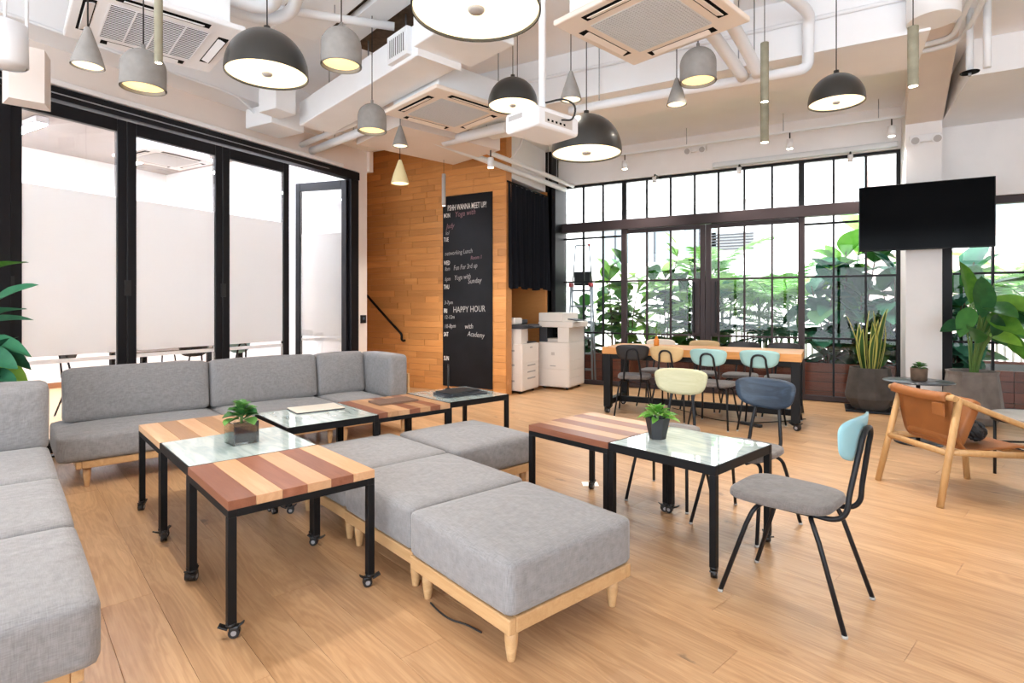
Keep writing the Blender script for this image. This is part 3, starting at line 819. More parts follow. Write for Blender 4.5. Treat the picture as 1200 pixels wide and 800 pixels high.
# ---- plywood-backed steel chairs
def chair_parts():
    def seat():
        out = []
        for k in range(48):
            a = 2*math.pi*k/48; cx, cy = math.cos(a), math.sin(a)
            e = .42
            x = math.copysign(abs(cx)**e, cx)*.205; y = math.copysign(abs(cy)**e, cy)*.22
            x *= 1.0 - .10*(1 if y < 0 else 0)*abs(y)/.205
            out.append((x, y))
        b = MB(); rings = []
        for s, z in ((.90, .440), (.97, .442), (1.0, .449), (1.0, .464), (.985, .475), (.93, .481), (.6, .484), (.2, .483)):
            rings.append([b.bm.verts.new((x*s, y*s+.035, z+.008)) for x, y in out])
        for A, B_ in zip(rings, rings[1:]):
            for k in range(48):
                f = b.bm.faces.new((A[k], A[(k+1) % 48], B_[(k+1) % 48], B_[k])); f.smooth = True
        b.bm.faces.new(list(reversed(rings[0]))); f = b.bm.faces.new(rings[-1]); f.smooth = True
        return b
    def back():
        # shield plate, wider at the top, wrapped round the sitter (local -y is behind)
        def fn(u, v):
            a = 2*math.pi*v; r = u
            cx, cy = math.cos(a), math.sin(a)
            x = math.copysign(abs(cx)**.5, cx); z = math.copysign(abs(cy)**.5, cy)
            wd = .193*(1 + .10*z*r)
            X = x*r*wd; Z = z*r*.084 + .020*(1-abs(x)**2)*(-1 if z < 0 else .3)*r
            return (X, -.268 + .95*X*X - .12*(Z), .79+Z)
        b = MB(); nu, nv = 6, 40
        for side in (1, -1):
            rings = []
            for i in range(1, nu+1):
                ring = []
                for j in range(nv):
                    q = Vector(fn(i/nu, j/nv)); q.y += side*(.0065 if i < nu else .003)
                    ring.append(b.bm.verts.new(q))
                rings.append(ring)
            c0 = b.bm.verts.new(Vector(fn(0, 0)) + Vector((0, side*.0065, 0)))
            for j in range(nv):
                f = b.bm.faces.new((c0, rings[0][j], rings[0][(j+1) % nv])); f.smooth = True
            for A, B_ in zip(rings, rings[1:]):
                for j in range(nv):
                    f = b.bm.faces.new((A[j], A[(j+1) % nv], B_[(j+1) % nv], B_[j])); f.smooth = True
            if side == 1: edge = rings[-1]
            else:
                for j in range(nv): b.bm.faces.new((edge[j], edge[(j+1) % nv], rings[-1][(j+1) % nv], rings[-1][j]))
        return b
    def hoop():
        L_ = [(.105, .18, .430), (.105, -.10, .430), (.105, -.195, .435), (.103, -.238, .475), (.095, -.25, .56), (.072, -.278, .73), (.066, -.288, .785), (.04, -.293, .818)]
        pts = L_ + [(0, -.295, .827)] + [(-x, y, z) for x, y, z in reversed(L_)]
        return MB().tube(spline(pts, 5), .0115, 8)
    def leg(f):
        if f: P = [(.08, .11, .424), (.135, .115, .424), (.165, .13, .40), (.175, .155, .34), (.212, .262, .006)]
        else: P = [(.08, -.10, .424), (.135, -.11, .424), (.165, -.13, .40), (.176, -.155, .34), (.215, -.262, .006)]
        return MB().tube(spline(P[:4], 5)[:-1] + [Vector(P[3]), Vector(P[4])], .0105, 8)
    def glide(f):
        q = (.212, .262) if f else (.215, -.262)
        return MB().lathe([(.012, 0), (.0125, .006), (.012, .012)], 10, (q[0], q[1], 0))
    return seat, back, hoop, leg, glide
_seat, _back, _hoop, _leg, _glide = chair_parts()
def chair(label, x, y, rz, mat, group=None):
    t = thing('plywood_chair', label, 'chair', (x, y, 0), rz, group)
    mk('seat', cached('chair_seat', _seat), 'seat_fabric', t)
    mk('backrest', cached('chair_back', _back), mat, t)
    mk('back_frame', cached('chair_hoop', _hoop), 'charcoal_steel', t)
    for f in (True, False):
        for sx in (1, -1):
            l = mk('leg', cached('chair_leg%d' % f, lambda: _leg(f)), 'charcoal_steel', t, scale=(sx, 1, 1) if sx < 0 else None)
            mk('glide', cached('chair_glide%d' % f, lambda: _glide(f)), 'glide_white', l)
    return t
# rz = 0 faces +y (the window); the lounge axis n is -18.27 degrees from it
def lchair(label, p, n, face, mat): return chair(label, *LW(p, n), face-LA, mat)
lchair('sky blue backed chair with grey seat at the side of the glass table', -1.03, 2.735, R(92), 'sky_blue')
lchair('navy backed chair facing the glass table with the black pot', -1.575, 3.40, R(176), 'navy_ply')
lchair('pale yellow backed chair facing the small striped table', -2.17, 3.50, R(192), 'yellow_ply')
chair('black backed chair at the end of the long table by the printers', -2.08, 6.84, R(12), 'black_ply')
chair('tan backed chair pushed in at the long table between black and mint chairs', -1.60, 6.82, R(-4), 'tan_ply')
chair('mint backed chair at the long table beside the tan chair', -1.09, 6.62, R(-6), 'mint')
chair('mint backed chair at the long table beside its black end leg', -.60, 6.70, R(-2), 'mint')
chair('cream backed chair on the window side of the long table by the orange vase', -2.0, 7.62, R(182), 'white_ply')
chair('tan backed chair on the window side of the long table', -1.42, 7.62, R(180), 'tan_ply')
chair('black backed chair on the window side of the long table beside the tan one', -.93, 7.62, R(178), 'black_ply')
chair('black backed chair on the window side of the long table nearest the snake plant', -.45, 7.62, R(180), 'black_ply')

# ---- long work table
lt = thing('long_table', 'long oak topped work table on a black castered H base', 'table', (-1.335, 7.11, 0))
for i in range(5):
    mk('top_board', cached('lt_board', lambda: MB().bb(-1.12, 1.12, -.0795, .0795, .745, .83, bev=.003)), 'table_oak', lt, (0, -.32+i*.16, 0))
for sx in (-1, 1):
    for sy in (-1, 1):
        mk('leg', cached('lt_leg', lambda: MB().bb(-.045, .045, -.045, .045, .085, .745, bev=.003)), 'black_steel', lt, (sx*1.06, sy*.34, 0))
        caster(lt, (sx*1.06, sy*.34, 0), random.uniform(0, 6), 1.5)
    MB().bb(sx*1.06-.035, sx*1.06+.035, -.295, .295, .10, .17, bev=.003).build('end_rail', 'black_steel', lt)
    MB().bb(sx*1.06-.035, sx*1.06+.035, -.295, .295, .675, .745, bev=.003).build('top_rail', 'black_steel', lt)
MB().bb(-1.025, 1.025, -.035, .035, .10, .17, bev=.003).build('long_rail', 'black_steel', lt)
for s in (-1, 1): MB().bb(-1.015, 1.015, s*.34-.03, s*.34+.03, .685, .745, bev=.003).build('apron', 'black_steel', lt)

# ---- leather armchair
def armchair():
    t = thing('armchair', 'low oak armchair with a tan leather sling seat', 'chair', (.82, 5.10, 0), R(-58))
    # local +y = front, x = across (right side +x is towards the camera)
    rt = {}
    for sx in (-1, 1):
        MB().tube([(sx*.295, -.36, 0), (sx*.265, -.20, .72)], [.021, .024], 12).build('leg', 'chair_oak', t)
        MB().tube([(sx*.295, .36, 0), (sx*.275, .30, .50)], [.021, .024], 12).build('leg', 'chair_oak', t)
        a = spline([(sx*.262, -.26, .735), (sx*.268, 0, .63), (sx*.275, .30, .515), (sx*.278, .40, .475)], 5)
        MB().tube(a, .02, 12).build('arm_rail', 'chair_oak', t)
        MB().tube([(sx*.279, -.285, .365), (sx*.28, .325, .33)], .017, 10, flat=1.3).build('seat_rail', 'chair_oak', t)
    MB().tube([(-.279, -.285, .355), (.279, -.285, .355)], .017, 10, flat=1.3).build('cross_rail', 'chair_oak', t)
    MB().tube([(-.28, .33, .32), (.28, .33, .32)], .017, 10, flat=1.3).build('cross_rail', 'chair_oak', t)
    MB().tube([(-.30, -.255, .725), (.30, -.255, .725)], .02, 12).build('top_rail', 'chair_oak', t)
    prof = spline([(-.285, .70), (-.29, .735), (-.262, .757), (-.235, .735), (-.225, .68), (-.20, .52), (-.165, .405), (-.10, .365), (.10, .375), (.30, .385), (.345, .365)], 5)
    prof = [(q[0], q[1]) for q in [(v.x, v.y) for v in [Vector((a[0], a[1], 0)) for a in prof]]]
    n = len(prof)-1
    def fn(u, v):
        i = min(int(round(v*n)), n); y, z = prof[i]
        x = (u-.5)*.50
        return (x, y, z - .012*(1-(2*u-1)**2))
    MB().grid(fn, 10, n, .012).build('sling', 'leather', t)
    MB().pillow((0, -.095, .545), (.46, .085, .34), .03, (0, .02, 0), 8, (R(-24), 0, 0)).build('back_pad', 'leather', t)
    b = MB()
    b.box((.19, -.283, .64), (.10, .012, .09), (R(4), 0, 0), .003)
    b.build('flap', 'leather', t)
    return t
armchair()
b = MB()
random.seed(5)
for k in range(9):
    ax = Vector((random.uniform(-1, 1), random.uniform(-1, 1), random.uniform(-1, 1))).normalized(); u = ax.orthogonal().normalized(); v = ax.cross(u)
    rr = .065
    b.tube([rr*(math.cos(2*math.pi*i/20)*u + math.sin(2*math.pi*i/20)*v) + ax*random.uniform(-.02, .02) for i in range(20)], .013, 6, closed=True)
b.build('knotted_ball', 'rope_black', None, (.93, 5.12, .455), label='black knotted rope ball on the leather seat', cat='ornament')

# round side tables
t = thing('side_table', 'round grey topped side table with thin black legs by the leather armchair', 'table', (1.42, 5.72, 0), R(20))
MB().lathe([(.0, .48), (.275, .48), (.28, .487), (.28, .497), (.275, .504), (0, .504)], 40, cap=False).build('top', 'stool_top', t)
MB().lathe([(.262, .455), (.272, .455), (.272, .479), (.262, .479)], 40, cap=False).build('rim', 'charcoal_steel', t)
for k in range(4):
    a = R(90*k+45); MB().rod((.25*math.cos(a), .25*math.sin(a), 0), (.25*math.cos(a), .25*math.sin(a), .48), .011).build('leg', 'charcoal_steel', t)
    c = R(90*k+135); MB().rod((.25*math.cos(a), .25*math.sin(a), .26), (.25*math.cos(c), .25*math.sin(c), .26), .008).build('stretcher', 'charcoal_steel', t)
t = thing('side_table', 'thin slate topped side table in front of the white column', 'table', (.80, 6.75, 0))
MB().lathe([(0, .60), (.29, .60), (.295, .606), (.29, .612), (0, .612)], 40, cap=False).build('top', 'slate_top', t)
MB().rod((0, 0, .02), (0, 0, .60), .018).build('stem', 'charcoal_steel', t)
MB().lathe([(0, 0), (.2, 0), (.2, .012), (.03, .022), (0, .022)], 32, cap=False).build('base', 'charcoal_steel', t)
# blue shell chair at the right
t = thing('shell_chair', 'slate blue shell chair past the round side table', 'chair', (1.98, 6.55, 0), R(70))
def shell(u, v):
    a = (u-.5)*math.pi*1.2; zz = v
    r = .25+.03*zz
    return (r*math.sin(a), -r*math.cos(a)*1.0, .42+.32*zz*(1-.35*abs(u-.5)*2))
MB().grid(shell, 24, 8, .02).build('backrest', 'shell_blue', t)
MB().lathe([(0, .41), (.24, .41), (.255, .43), (.25, .46), (0, .47)], 32, cap=False).build('seat', 'shell_blue', t)
for sx in (-1, 1):
    for sy in (-1, 1): MB().rod((sx*.15, sy*.15, .41), (sx*.24, sy*.24, 0), .012).build('leg', 'charcoal_steel', t)

# ---- printers in the alcove
def printer(name, label, x0, x1, y0, y1, feed, second):
    t = thing(name, label, 'printer', (0, 0, 0))
    h = .76
    MB().bb(x0, x1, y0, y1, .04, h, bev=.008).build('body', 'printer_white', t)
    b = MB()
    for x in (x0+.07, x1-.07):
        for y in (y0+.07, y1-.07): b.lathe([(.025, 0), (.025, .04)], 10, (x, y, 0))
    b.build('castor_feet', 'caster_black', t)
    return t, h
t, h = printer('office_copier', 'white copier with dark document feeder next to the timber wall', -4.62, -4.02, 7.50, 8.06, True, False)
for z0, z1 in ((.06, .27), (.275, .37), (.375, .47)):
    d = MB().bb(-4.02, -4.012, 7.51, 8.05, z0, z1-.004, bev=.004).build('drawer', 'printer_white', t)
    MB().bb(-4.0122, -4.006, 7.66, 7.92, z1-.06 if z1 < .3 else (z0+z1)/2-.01, z1-.035 if z1 < .3 else (z0+z1)/2+.012, bev=.003).build('handle', 'plastic_grey', d)
d = MB().bb(-4.02, -4.012, 7.51, 8.05, .475, .755, bev=.004).build('door_panel', 'printer_white', t)
MB().bb(-4.0122, -4.007, 7.74, 7.82, .69, .71, bev=.002).build('handle', 'plastic_grey', d)
for z0, z1 in ((.06, .30), (.305, .52), (.525, .75)):
    d = MB().bb(-4.60, -4.05, 7.492, 7.50, z0, z1, bev=.004).build('side_panel', 'printer_white', t)
    MB().bb(-4.25, -4.15, 7.488, 7.4918, z0+.12, z0+.145, bev=.001).build('handle', 'plastic_grey', d)
MB().bb(-4.60, -4.05, 7.52, 7.72, .762, .99, bev=.006).build('output_tower', 'printer_white', t)
MB().bb(-4.60, -4.2, 7.72, 8.04, .762, .99, bev=.006).build('rear_tower', 'printer_white', t)
MB().bb(-4.19, -4.045, 7.73, 8.04, .765, .78, bev=.003).build('output_tray', 'printer_dark', t)
s = MB().bb(-4.62, -4.0, 7.48, 8.06, .992, 1.055, bev=.008).build('scanner', 'printer_dark', t)
MB().bb(-4.62, -4.15, 7.5, 7.75, 1.057, 1.16, bev=.02).build('document_feeder', 'printer_white', s)
MB().bb(-4.60, -4.2, 7.76, 8.04, 1.057, 1.13, bev=.02).build('feeder_tray', 'printer_dark', s)
MB().box((-3.96, 7.8, 1.03), (.12, .28, .02), (0, R(12), 0), .004).build('control_panel', 'printer_dark', s)
t, h = printer('office_copier', 'large white copier with a long white scanner lid by the window', -4.09, -3.55, 8.20, 8.84, True, True)
d = MB().bb(-4.08, -3.57, 8.192, 8.20, .33, .755, bev=.004).build('front_door', 'printer_white', t)
MB().bb(-3.86, -3.80, 8.188, 8.1918, .55, .60, bev=.002).build('badge', 'printer_grey', d)
MB().bb(-3.88, -3.78, 8.188, 8.1918, .37, .385, bev=.002).build('handle', 'plastic_grey', d)
MB().bb(-4.08, -3.57, 8.192, 8.20, .06, .322, bev=.004).build('lower_door', 'printer_white', t)
for z0, z1 in ((.06, .19), (.195, .32), (.325, .47), (.475, .755)): MB().bb(-3.55, -3.542, 8.22, 8.82, z0, z1, bev=.004).build('drawer', 'printer_white', t)
MB().bb(-4.09, -3.95, 8.22, 8.84, .762, 1.0, bev=.006).build('output_tower', 'printer_dark', t)
MB().bb(-3.75, -3.55, 8.20, 8.84, .762, 1.0, bev=.006).build('output_tower', 'printer_white', t)
MB().bb(-3.95, -3.75, 8.24, 8.84, .762, .82, bev=.006).build('output_tray', 'printer_grey', t)
MB().bb(-3.95, -3.75, 8.45, 8.84, .822, 1.0).build('paper_slot', 'dark_gap', t)
s = MB().bb(-4.09, -3.48, 8.18, 8.84, 1.002, 1.09, bev=.01).build('scanner', 'printer_white', t)
MB().bb(-4.09, -3.66, 8.2, 8.84, 1.092, 1.235, bev=.012).build('document_feeder', 'printer_white', s)
MB().box((-3.50, 8.35, 1.125), (.16, .28, .02), (0, R(8), 0), .004).build('control_panel', 'printer_dark', s)

# ---- curtain over the alcove
t = thing('curtain', 'black pleated curtain hanging over the copier alcove', 'curtain')
def cf(u, v):
    y = 7.29+1.36*u; a = .012+.025*v
    return (-4.15+a*math.sin(u*52)+.35*a*math.sin(u*131+2)+.03*v*math.sin(u*7), y, 3.2-(1.58+.02*math.sin(u*20))*v)
MB().grid(cf, 170, 14).build('cloth', 'curtain_black', t)
MB().rod((-4.15, 7.27, 3.215), (-4.15, 8.66, 3.215), .014).build('rod', 'black_steel', t)

# ---- handrail, door reader
hr = thing('handrail', 'black steel stair handrail on the timber wall', 'handrail')
MB().tube(spline([(-7.05, 7.16, 1.69), (-6.95, 7.16, 1.60), (-6.45, 7.16, 1.17), (-6.16, 7.16, .93), (-6.10, 7.16, .87), (-6.10, 7.165, .80), (-6.10, 7.20, .77), (-6.10, 7.247, .77)], 5), .02, 10).build('rail', 'black_steel', hr)
MB().rod((-6.7, 7.16, 1.37), (-6.7, 7.247, 1.34), .009).build('bracket', 'black_steel', hr)
t = thing('door_reader', 'small black card reader on the cream wall end', 'reader', (-5.99, 6.17, 1.15))
MB().bb(-.008, .012, -.055, .055, -.06, .06, bev=.006).build('case', 'caster_black', t)
MB().bb(.0122, .0135, -.02, .02, -.01, .03).build('light', 'shell_blue', t)

# ---- television on the column
t = thing('television', 'large black wall television on a bracket in front of the column', 'television', (1.03, 8.2, 2.42))
MB().bb(-.66, .66, -.005, .045, -.40, .40, bev=.006).build('case', 'tv_case', t)
MB().bb(-.648, .648, -.0068, -.005, -.385, .39).build('screen', 'screen', t)
MB().bb(-.2, .2, .045, .08, -.15, .15, bev=.004).build('mount_plate', 'black_steel', t)
MB().bb(-.04, .04, .08, .348, -.03, .03, bev=.004).build('mount_arm', 'black_steel', t)

# ================================================================== THINGS ON TABLES AND FLOOR
def laptop(label, p, n, rz, z, mat, size=(.33, .23), th=.018, name='laptop', lid=True):
    x, y = LW(p, n)
    t = thing(name, label, 'laptop' if name == 'laptop' else 'folder', (x, y, z), -LA+rz)
    MB().bb(-size[0]/2, size[0]/2, -size[1]/2, size[1]/2, 0, th*.5, bev=.003).build('base' if lid else 'back_cover', 'printer_dark' if lid else mat, t)
    MB().bb(-size[0]/2, size[0]/2, -size[1]/2, size[1]/2, th*.52, th, bev=.003).build('lid' if lid else 'front_cover', mat, t)
    return t
laptop('closed silver laptop on the glass table', -4.145, 1.775, R(85), TH+.001, 'laptop_silver', (.36, .245), .016)
laptop('closed brown folder on the striped wood table', -4.045, 2.385, R(88), TH+.001, 'laptop_brown', (.35, .21), .014, 'folder', False)
laptop('dark closed laptop at the bottom of the stack on the glass table', -3.98, 3.02, R(80), TH+.001, 'printer_dark', (.42, .24), .02)
laptop('thin black laptop on top of the stack on the glass table', -3.985, 3.0, R(97), TH+.0225, 'pot_black', (.34, .22), .018)
t = thing('pen_stand', 'slim black upright stand on the far glass table', 'stand', (*LW(-4.27, 3.10), TH+.001))
MB().lathe([(0, 0), (.028, 0), (.028, .012), (.008, .02), (0, .02)], 16, cap=False).build('base', 'caster_black', t)
MB().rod((0, 0, .02), (0, 0, .24), .008).build('post', 'caster_black', t)
MB().bb(-.06, .06, -.05, .05, 0, .0015).build('paper_scrap', 'paper', None, (-1.55, 3.98, .0005), .5, label='white scrap of paper on the floor behind the striped table', cat='paper')
MB().tube(spline([(-1.56, 2.03, .004), (-1.48, 1.99, .004), (-1.40, 1.965, .004), (-1.32, 1.965, .004), (-1.235, 1.948, .004)], 5), .004, 6).build('floor_cable', 'cable_black', label='thin black cable on the floor under the ottoman edge', cat='cable')
MB().tube(spline([(-1.75, 7.45, .005), (-1.5, 7.25, .005), (-1.2, 6.98, .005), (-.95, 6.92, .005), (-.7, 6.98, .005), (-.4, 7.25, .005), (-.2, 7.5, .005)], 6), .005, 6).build('floor_cable', 'cable_black', label='black cable looping under the long table', cat='cable')
t = thing('power_strip', 'short black power strip on the floor under the long table', 'power strip', (-.73, 6.80, 0), R(-25))
MB().bb(-.13, .13, -.025, .025, 0, .03, bev=.005).build('case', 'cable_black', t)

# ---- chalkboard with its writing
cb = thing('chalkboard', 'tall black chalkboard with a weekly events list on the timber wall', 'chalkboard', (0, 0, 0))
MB().bb(-5.31, -4.39, 7.228, 7.2455, .08, 3.08, bev=.002, seg=1).build('board', 'chalkboard', cb)
def text(body, x, z, size, mat, sx=.6, bold=0, shear=0, rot=0, par=cb, y=7.2272, name='lettering', rx=90, loc=None, rz=0):
    cu_ = bpy.data.curves.new('txt', 'FONT'); cu_.body = body; cu_.size = size; cu_.shear = shear; cu_.offset = bold; cu_.extrude = .0004; cu_.resolution_u = 2
    o = bpy.data.objects.new('txt', cu_); COL.objects.link(o)
    dg = bpy.context.evaluated_depsgraph_get()
    me = bpy.data.meshes.new_from_object(o.evaluated_get(dg)); bpy.data.objects.remove(o); bpy.data.curves.remove(cu_)
    me.materials.clear(); me.materials.append(None)
    ob = mk(name, me, mat, par, loc or (x, y, z), 0, (R(rx), R(-rot), rz), scale=(sx, 1, 1))
    return ob
text('PSHH WANNA MEET UP?', -5.215, 2.85, .125, 'chalk_white', .52, .0008)
for d_, z in (('MON', 2.745), ('TUE', 2.365), ('WED', 1.995), ('THU', 1.615), ('FRI', 1.235), ('SAT', .865), ('SUN', .485)):
    text(d_, -5.29, z, .095, 'chalk_white', .55, .001)
text('Yoga with', -5.08, 2.74, .12, 'chalk_pink', .8, 0, .3, 3)
text('Judy', -5.24, 2.57, .11, 'chalk_pink', .8, 0, .3, 3)
text('lol', -5.26, 2.47, .09, 'chalk_grey', .8, 0, .3)
text('networking Lunch', -5.27, 2.14, .10, 'chalk_grey', .72, 0, .2, 3)
text('Room 1', -4.78, 2.06, .08, 'chalk_pink', .8, 0, .2, 3)
text('8am', -5.27, 1.90, .09, 'chalk_grey', .66, 0, .25, 4)
text('Fun For 3rd up', -5.10, 1.905, .11, 'chalk_grey', .66, 0, .25, 4)
text('6pm', -5.27, 1.74, .09, 'chalk_grey', .7, 0, .3, 4)
text('Yoga with', -5.09, 1.75, .11, 'chalk_grey', .7, 0, .3, 4)
text('Sunday', -4.83, 1.69, .11, 'chalk_grey', .8, 0, .2, 4)
text('3-7pm', -5.28, 1.37, .08, 'chalk_grey', .8, 0, .2, 2)
text('HAPPY HOUR', -5.11, 1.24, .135, 'chalk_grey', .72, 0, .05, 2)
text('12-12m', -5.28, 1.14, .08, 'chalk_grey', .8, 0, .2, 2)
text('10-8pm', -5.28, .99, .09, 'chalk_grey', .8, 0, .2, 4)
text('with', -4.89, .99, .11, 'chalk_grey', .8, 0, .2, 3)
text('Academy', -4.84, .88, .11, 'chalk_grey', .75, 0, .2, -4)

# ================================================================== CEILING FIXTURES
def cassette(label, p, n, mat, dark, z=3.30, lounge=True, rz=None):
    x, y = LW(p, n) if lounge else (p, n)
    t = thing('air_conditioner', label, 'air conditioner', (x, y, z), (-LA if lounge else 0) if rz is None else rz)
    MB().bb(-.40, .40, -.40, .40, .04, .30, bev=.01).build('housing', 'duct_white', t)
    MB().bb(-.48, .48, -.48, .48, 0, .04, bev=.012).build('panel', mat, t)
    for k in range(4):
        a = k*math.pi/2
        s = mk('outlet_slot', cached('slot', lambda: MB().bb(-.27, .27, .355, .425, -.0015, .004)), 'dark_gap', t, rz=a)
        mk('flap', cached('flap', lambda: MB().box((0, .385, -.006), (.46, .055, .006), (R(-18), 0, 0), .002)), mat, s)
    MB().bb(-.29, .29, -.29, .29, -.002, .003).build('grille_backing', 'dark_gap' if dark else 'wheel_grey', t)
    b = MB()
    if dark:
        for i in range(21): b.bb(-.29+i*.029-.0032, -.29+i*.029+.0032, -.29, .29, -.007, -.002)
        for j in range(5): b.bb(-.29, .29, -.29+j*.145-.005, -.29+j*.145+.005, -.0075, -.002)
    else:
        for i in range(26): b.bb(-.29+i*.0232-.0055, -.29+i*.0232+.0055, -.29, .29, -.006, -.002)
        for i in range(26): b.bb(-.29, .29, -.29+i*.0232-.0055, -.29+i*.0232+.0055, -.0065, -.002)
    b.build('grille', mat if dark else 'grille_grey', t, kind='stuff')
    for sx in (-1, 1):
        for sy in (-1, 1): mk('hanger', cached('hang%d' % lounge, lambda: MB().rod((0, 0, .30), (0, 0, .699 if lounge else .399), .006, seg=6)), 'aluminium', t, (sx*.36, sy*.36, 0))
    return t
cassette('white ceiling cassette air conditioner with a dark slotted grille near the glass partition', -4.70, .815, 'plastic_white', True)
cassette('cream ceiling cassette air conditioner with fine mesh above the striped tables by the timber wall', -4.62, 3.355, 'ac_cream', False)
cassette('cream ceiling cassette air conditioner with fine mesh beside the projector', -2.205, 3.325, 'ac_cream', False)
cassette('white ceiling cassette air conditioner inside the meeting room', -8.3, 4.6, 'plastic_white', False, 3.45, False)

# duct
t = thing('air_duct', 'white rectangular air duct running to the glass partition', 'duct', (0, 0, 0), -LA)
MB().bb(-6.35, -3.87, 2.52, 2.92, 3.40, 3.67, bev=.01).build('trunk', 'duct_white', t)
MB().bb(-3.87, -3.3, 2.46, 3.05, 3.44, 3.74, bev=.01).build('plenum', 'duct_white', t)
g = MB().bb(-4.30, -3.98, 2.47, 2.521, 3.43, 3.665, bev=.006).build('vent', 'plastic_white', t)
MB().bb(-4.27, -4.01, 2.467, 2.471, 3.47, 3.62).build('vent_gap', 'dark_gap', g)
for i in range(9): mk('vent_blade', cached('blade', lambda: MB().bb(-.006, .006, 2.462, 2.468, 3.465, 3.625)), 'plastic_white', g, (-4.255+i*.0305, 0, 0))
MB().bb(-3.86, -3.875, 2.5, 2.94, 3.38, 3.69).build('flange', 'duct_white', t)
for p in (-6.0, -5.1, -4.4): MB().rod((p, 2.72, 3.67), (p, 2.72, 3.999), .006, seg=6).build('hanger', 'aluminium', t)
# ceiling boards
MB().bb(-5.3, -2.7, 1.25, 2.95, 3.9975, 3.9992).build('backing_sheet', 'trunk', None, (0, 0, 0), -LA, label='dark brown sheet added above the white ceiling boards to darken the gaps', cat='board')  # added backing: its brown makes the gaps between the boards dark
for i, (n0, n1) in enumerate(((1.30, 1.80), (1.86, 2.26), (2.34, 2.58))):
    MB().bb(-5.3, -2.7, n0, n1, 3.92, 3.987, bev=.004).build('ceiling_board', 'duct_white', None, (0, 0, 0), -LA, label='white ceiling board, %s of three side by side over the lounge tables' % ('widest', 'middle', 'narrowest')[i], cat='board', group='ceiling boards')

def pipe(label, pts, r, mat='pipe_white', smooth=5, cat='pipe', name='ceiling_pipe', brackets=True, clamp=None):
    t = thing(name, label, cat, (0, 0, 0))
    P = spline(pts, smooth) if len(pts) > 2 else pts
    MB().tube(P, r, 12).build('run', mat, t)
    if brackets:
        q = [Vector(pts[0]).lerp(Vector(pts[1]), .4), Vector(pts[-1]).lerp(Vector(pts[-2]), .3)]
        for a in q:
            if a.z < 3.95: MB().rod((a.x, a.y, a.z), (a.x, a.y, 3.9985), .005, seg=6).build('hanger', 'aluminium', t)
    return t
pipe('white pipe running under the wide beam with a bend at its right end', [(-2.3, 5.33, 3.36), (-1.5, 5.33, 3.36), (-.8, 5.33, 3.35), (-.3, 5.33, 3.345), (-.15, 5.33, 3.36), (-.125, 5.33, 3.45), (-.125, 5.32, 3.68), (-.13, 5.2, 3.77), (-.3, 4.8, 3.80), (-.5, 4.4, 3.80)], .045)
pipe('insulated white pipe arching from the air conditioner to the beam', [(-1.0, 4.25, 3.50), (-.82, 4.55, 3.52), (-.72, 4.95, 3.46), (-.62, 5.25, 3.34)], .05)
pipe('second insulated white pipe arching beside the first to the beam', [(-.86, 4.2, 3.55), (-.68, 4.5, 3.57), (-.58, 4.95, 3.49), (-.50, 5.24, 3.34)], .05)
pipe('thin white conduit along the face of the wide beam', [(-3.6, 5.38, 3.78), (-1.5, 5.38, 3.78), (.6, 5.38, 3.78)], .018, brackets=False)
pipe('thick white pipe bending in a U above the black dome lamp', [(-4.5, 2.3, 3.72), (-4.22, 2.6, 3.72), (-4.08, 2.98, 3.72), (-3.85, 3.08, 3.72), (-3.55, 2.95, 3.74), (-3.2, 2.62, 3.80)], .05)
pipe('second thick white pipe bending inside the U above the dome lamp', [(-4.42, 2.18, 3.72), (-4.12, 2.48, 3.72), (-3.97, 2.82, 3.72), (-3.82, 2.92, 3.72), (-3.58, 2.80, 3.74), (-3.28, 2.5, 3.80)], .05)
pipe('straight white pipe crossing under the ceiling boards to the duct vent', [(-4.5, 2.62, 3.84), (-3.3, 3.78, 3.80)], .035)
pipe('white conduit along the lower edge of the partition beam', [(-5.60, 1.0, 3.64), (-5.60, 3.2, 3.64), (-5.60, 3.75, 3.64), (-5.62, 3.95, 3.60), (-5.66, 4.15, 3.52)], .016, brackets=False)
pipe('paired white cable conduit running from the bulkhead to the window', [(-4.42, 5.1, 3.46), (-4.15, 7.1, 3.40), (-3.95, 8.95, 3.37)], .042)
pipe('second of the paired cable conduits running to the window', [(-4.26, 5.0, 3.50), (-3.98, 7.1, 3.45), (-3.80, 8.95, 3.42)], .034)
pipe('white flexible conduit curling down to the paired conduits', [(-3.85, 7.25, 3.9985), (-3.88, 7.22, 3.75), (-3.92, 7.15, 3.6), (-3.99, 7.1, 3.48)], .02, brackets=False)
pipe('white conduit crossing below the beam to the pendant row', [(-4.2, 5.75, 3.42), (-3.22, 5.62, 3.42)], .06)
pipe('thick white pipe from the partition wall to the bulkhead', [(-5.99, 5.22, 3.42), (-4.55, 4.86, 3.42)], .05)
pipe('thinner white pipe beside the thick one at the bulkhead', [(-5.99, 5.05, 3.46), (-4.6, 4.72, 3.46)], .035)
pipe('white conduit bending along the flared column head', [(1.03, 5.6, 3.83), (1.03, 6.2, 3.83), (1.0, 6.42, 3.81), (.85, 6.5, 3.81), (.6, 6.52, 3.81)], .022, brackets=False)
pipe('second white conduit bending along the flared column head', [(1.12, 5.6, 3.83), (1.12, 6.3, 3.83), (1.07, 6.52, 3.80), (.9, 6.6, 3.79), (.6, 6.62, 3.79)], .022, brackets=False)
pipe('vertical white pipe bracketed beside the column head', [(1.22, 6.2, 3.40), (1.22, 6.2, 3.9985)], .03, brackets=False)
t = thing('sprinkler', 'sprinkler head with dark rosette right of the column head', 'sprinkler', (1.13, 6.36, 3.40))
MB().rod((0, 0, .05), (0, 0, .598), .028).build('drop_pipe', 'pipe_white', t)
MB().lathe([(.0, .03), (.07, .03), (.072, .036), (.03, .048), (0, .05)], 20, cap=False).build('rosette', 'dark_gap', t)
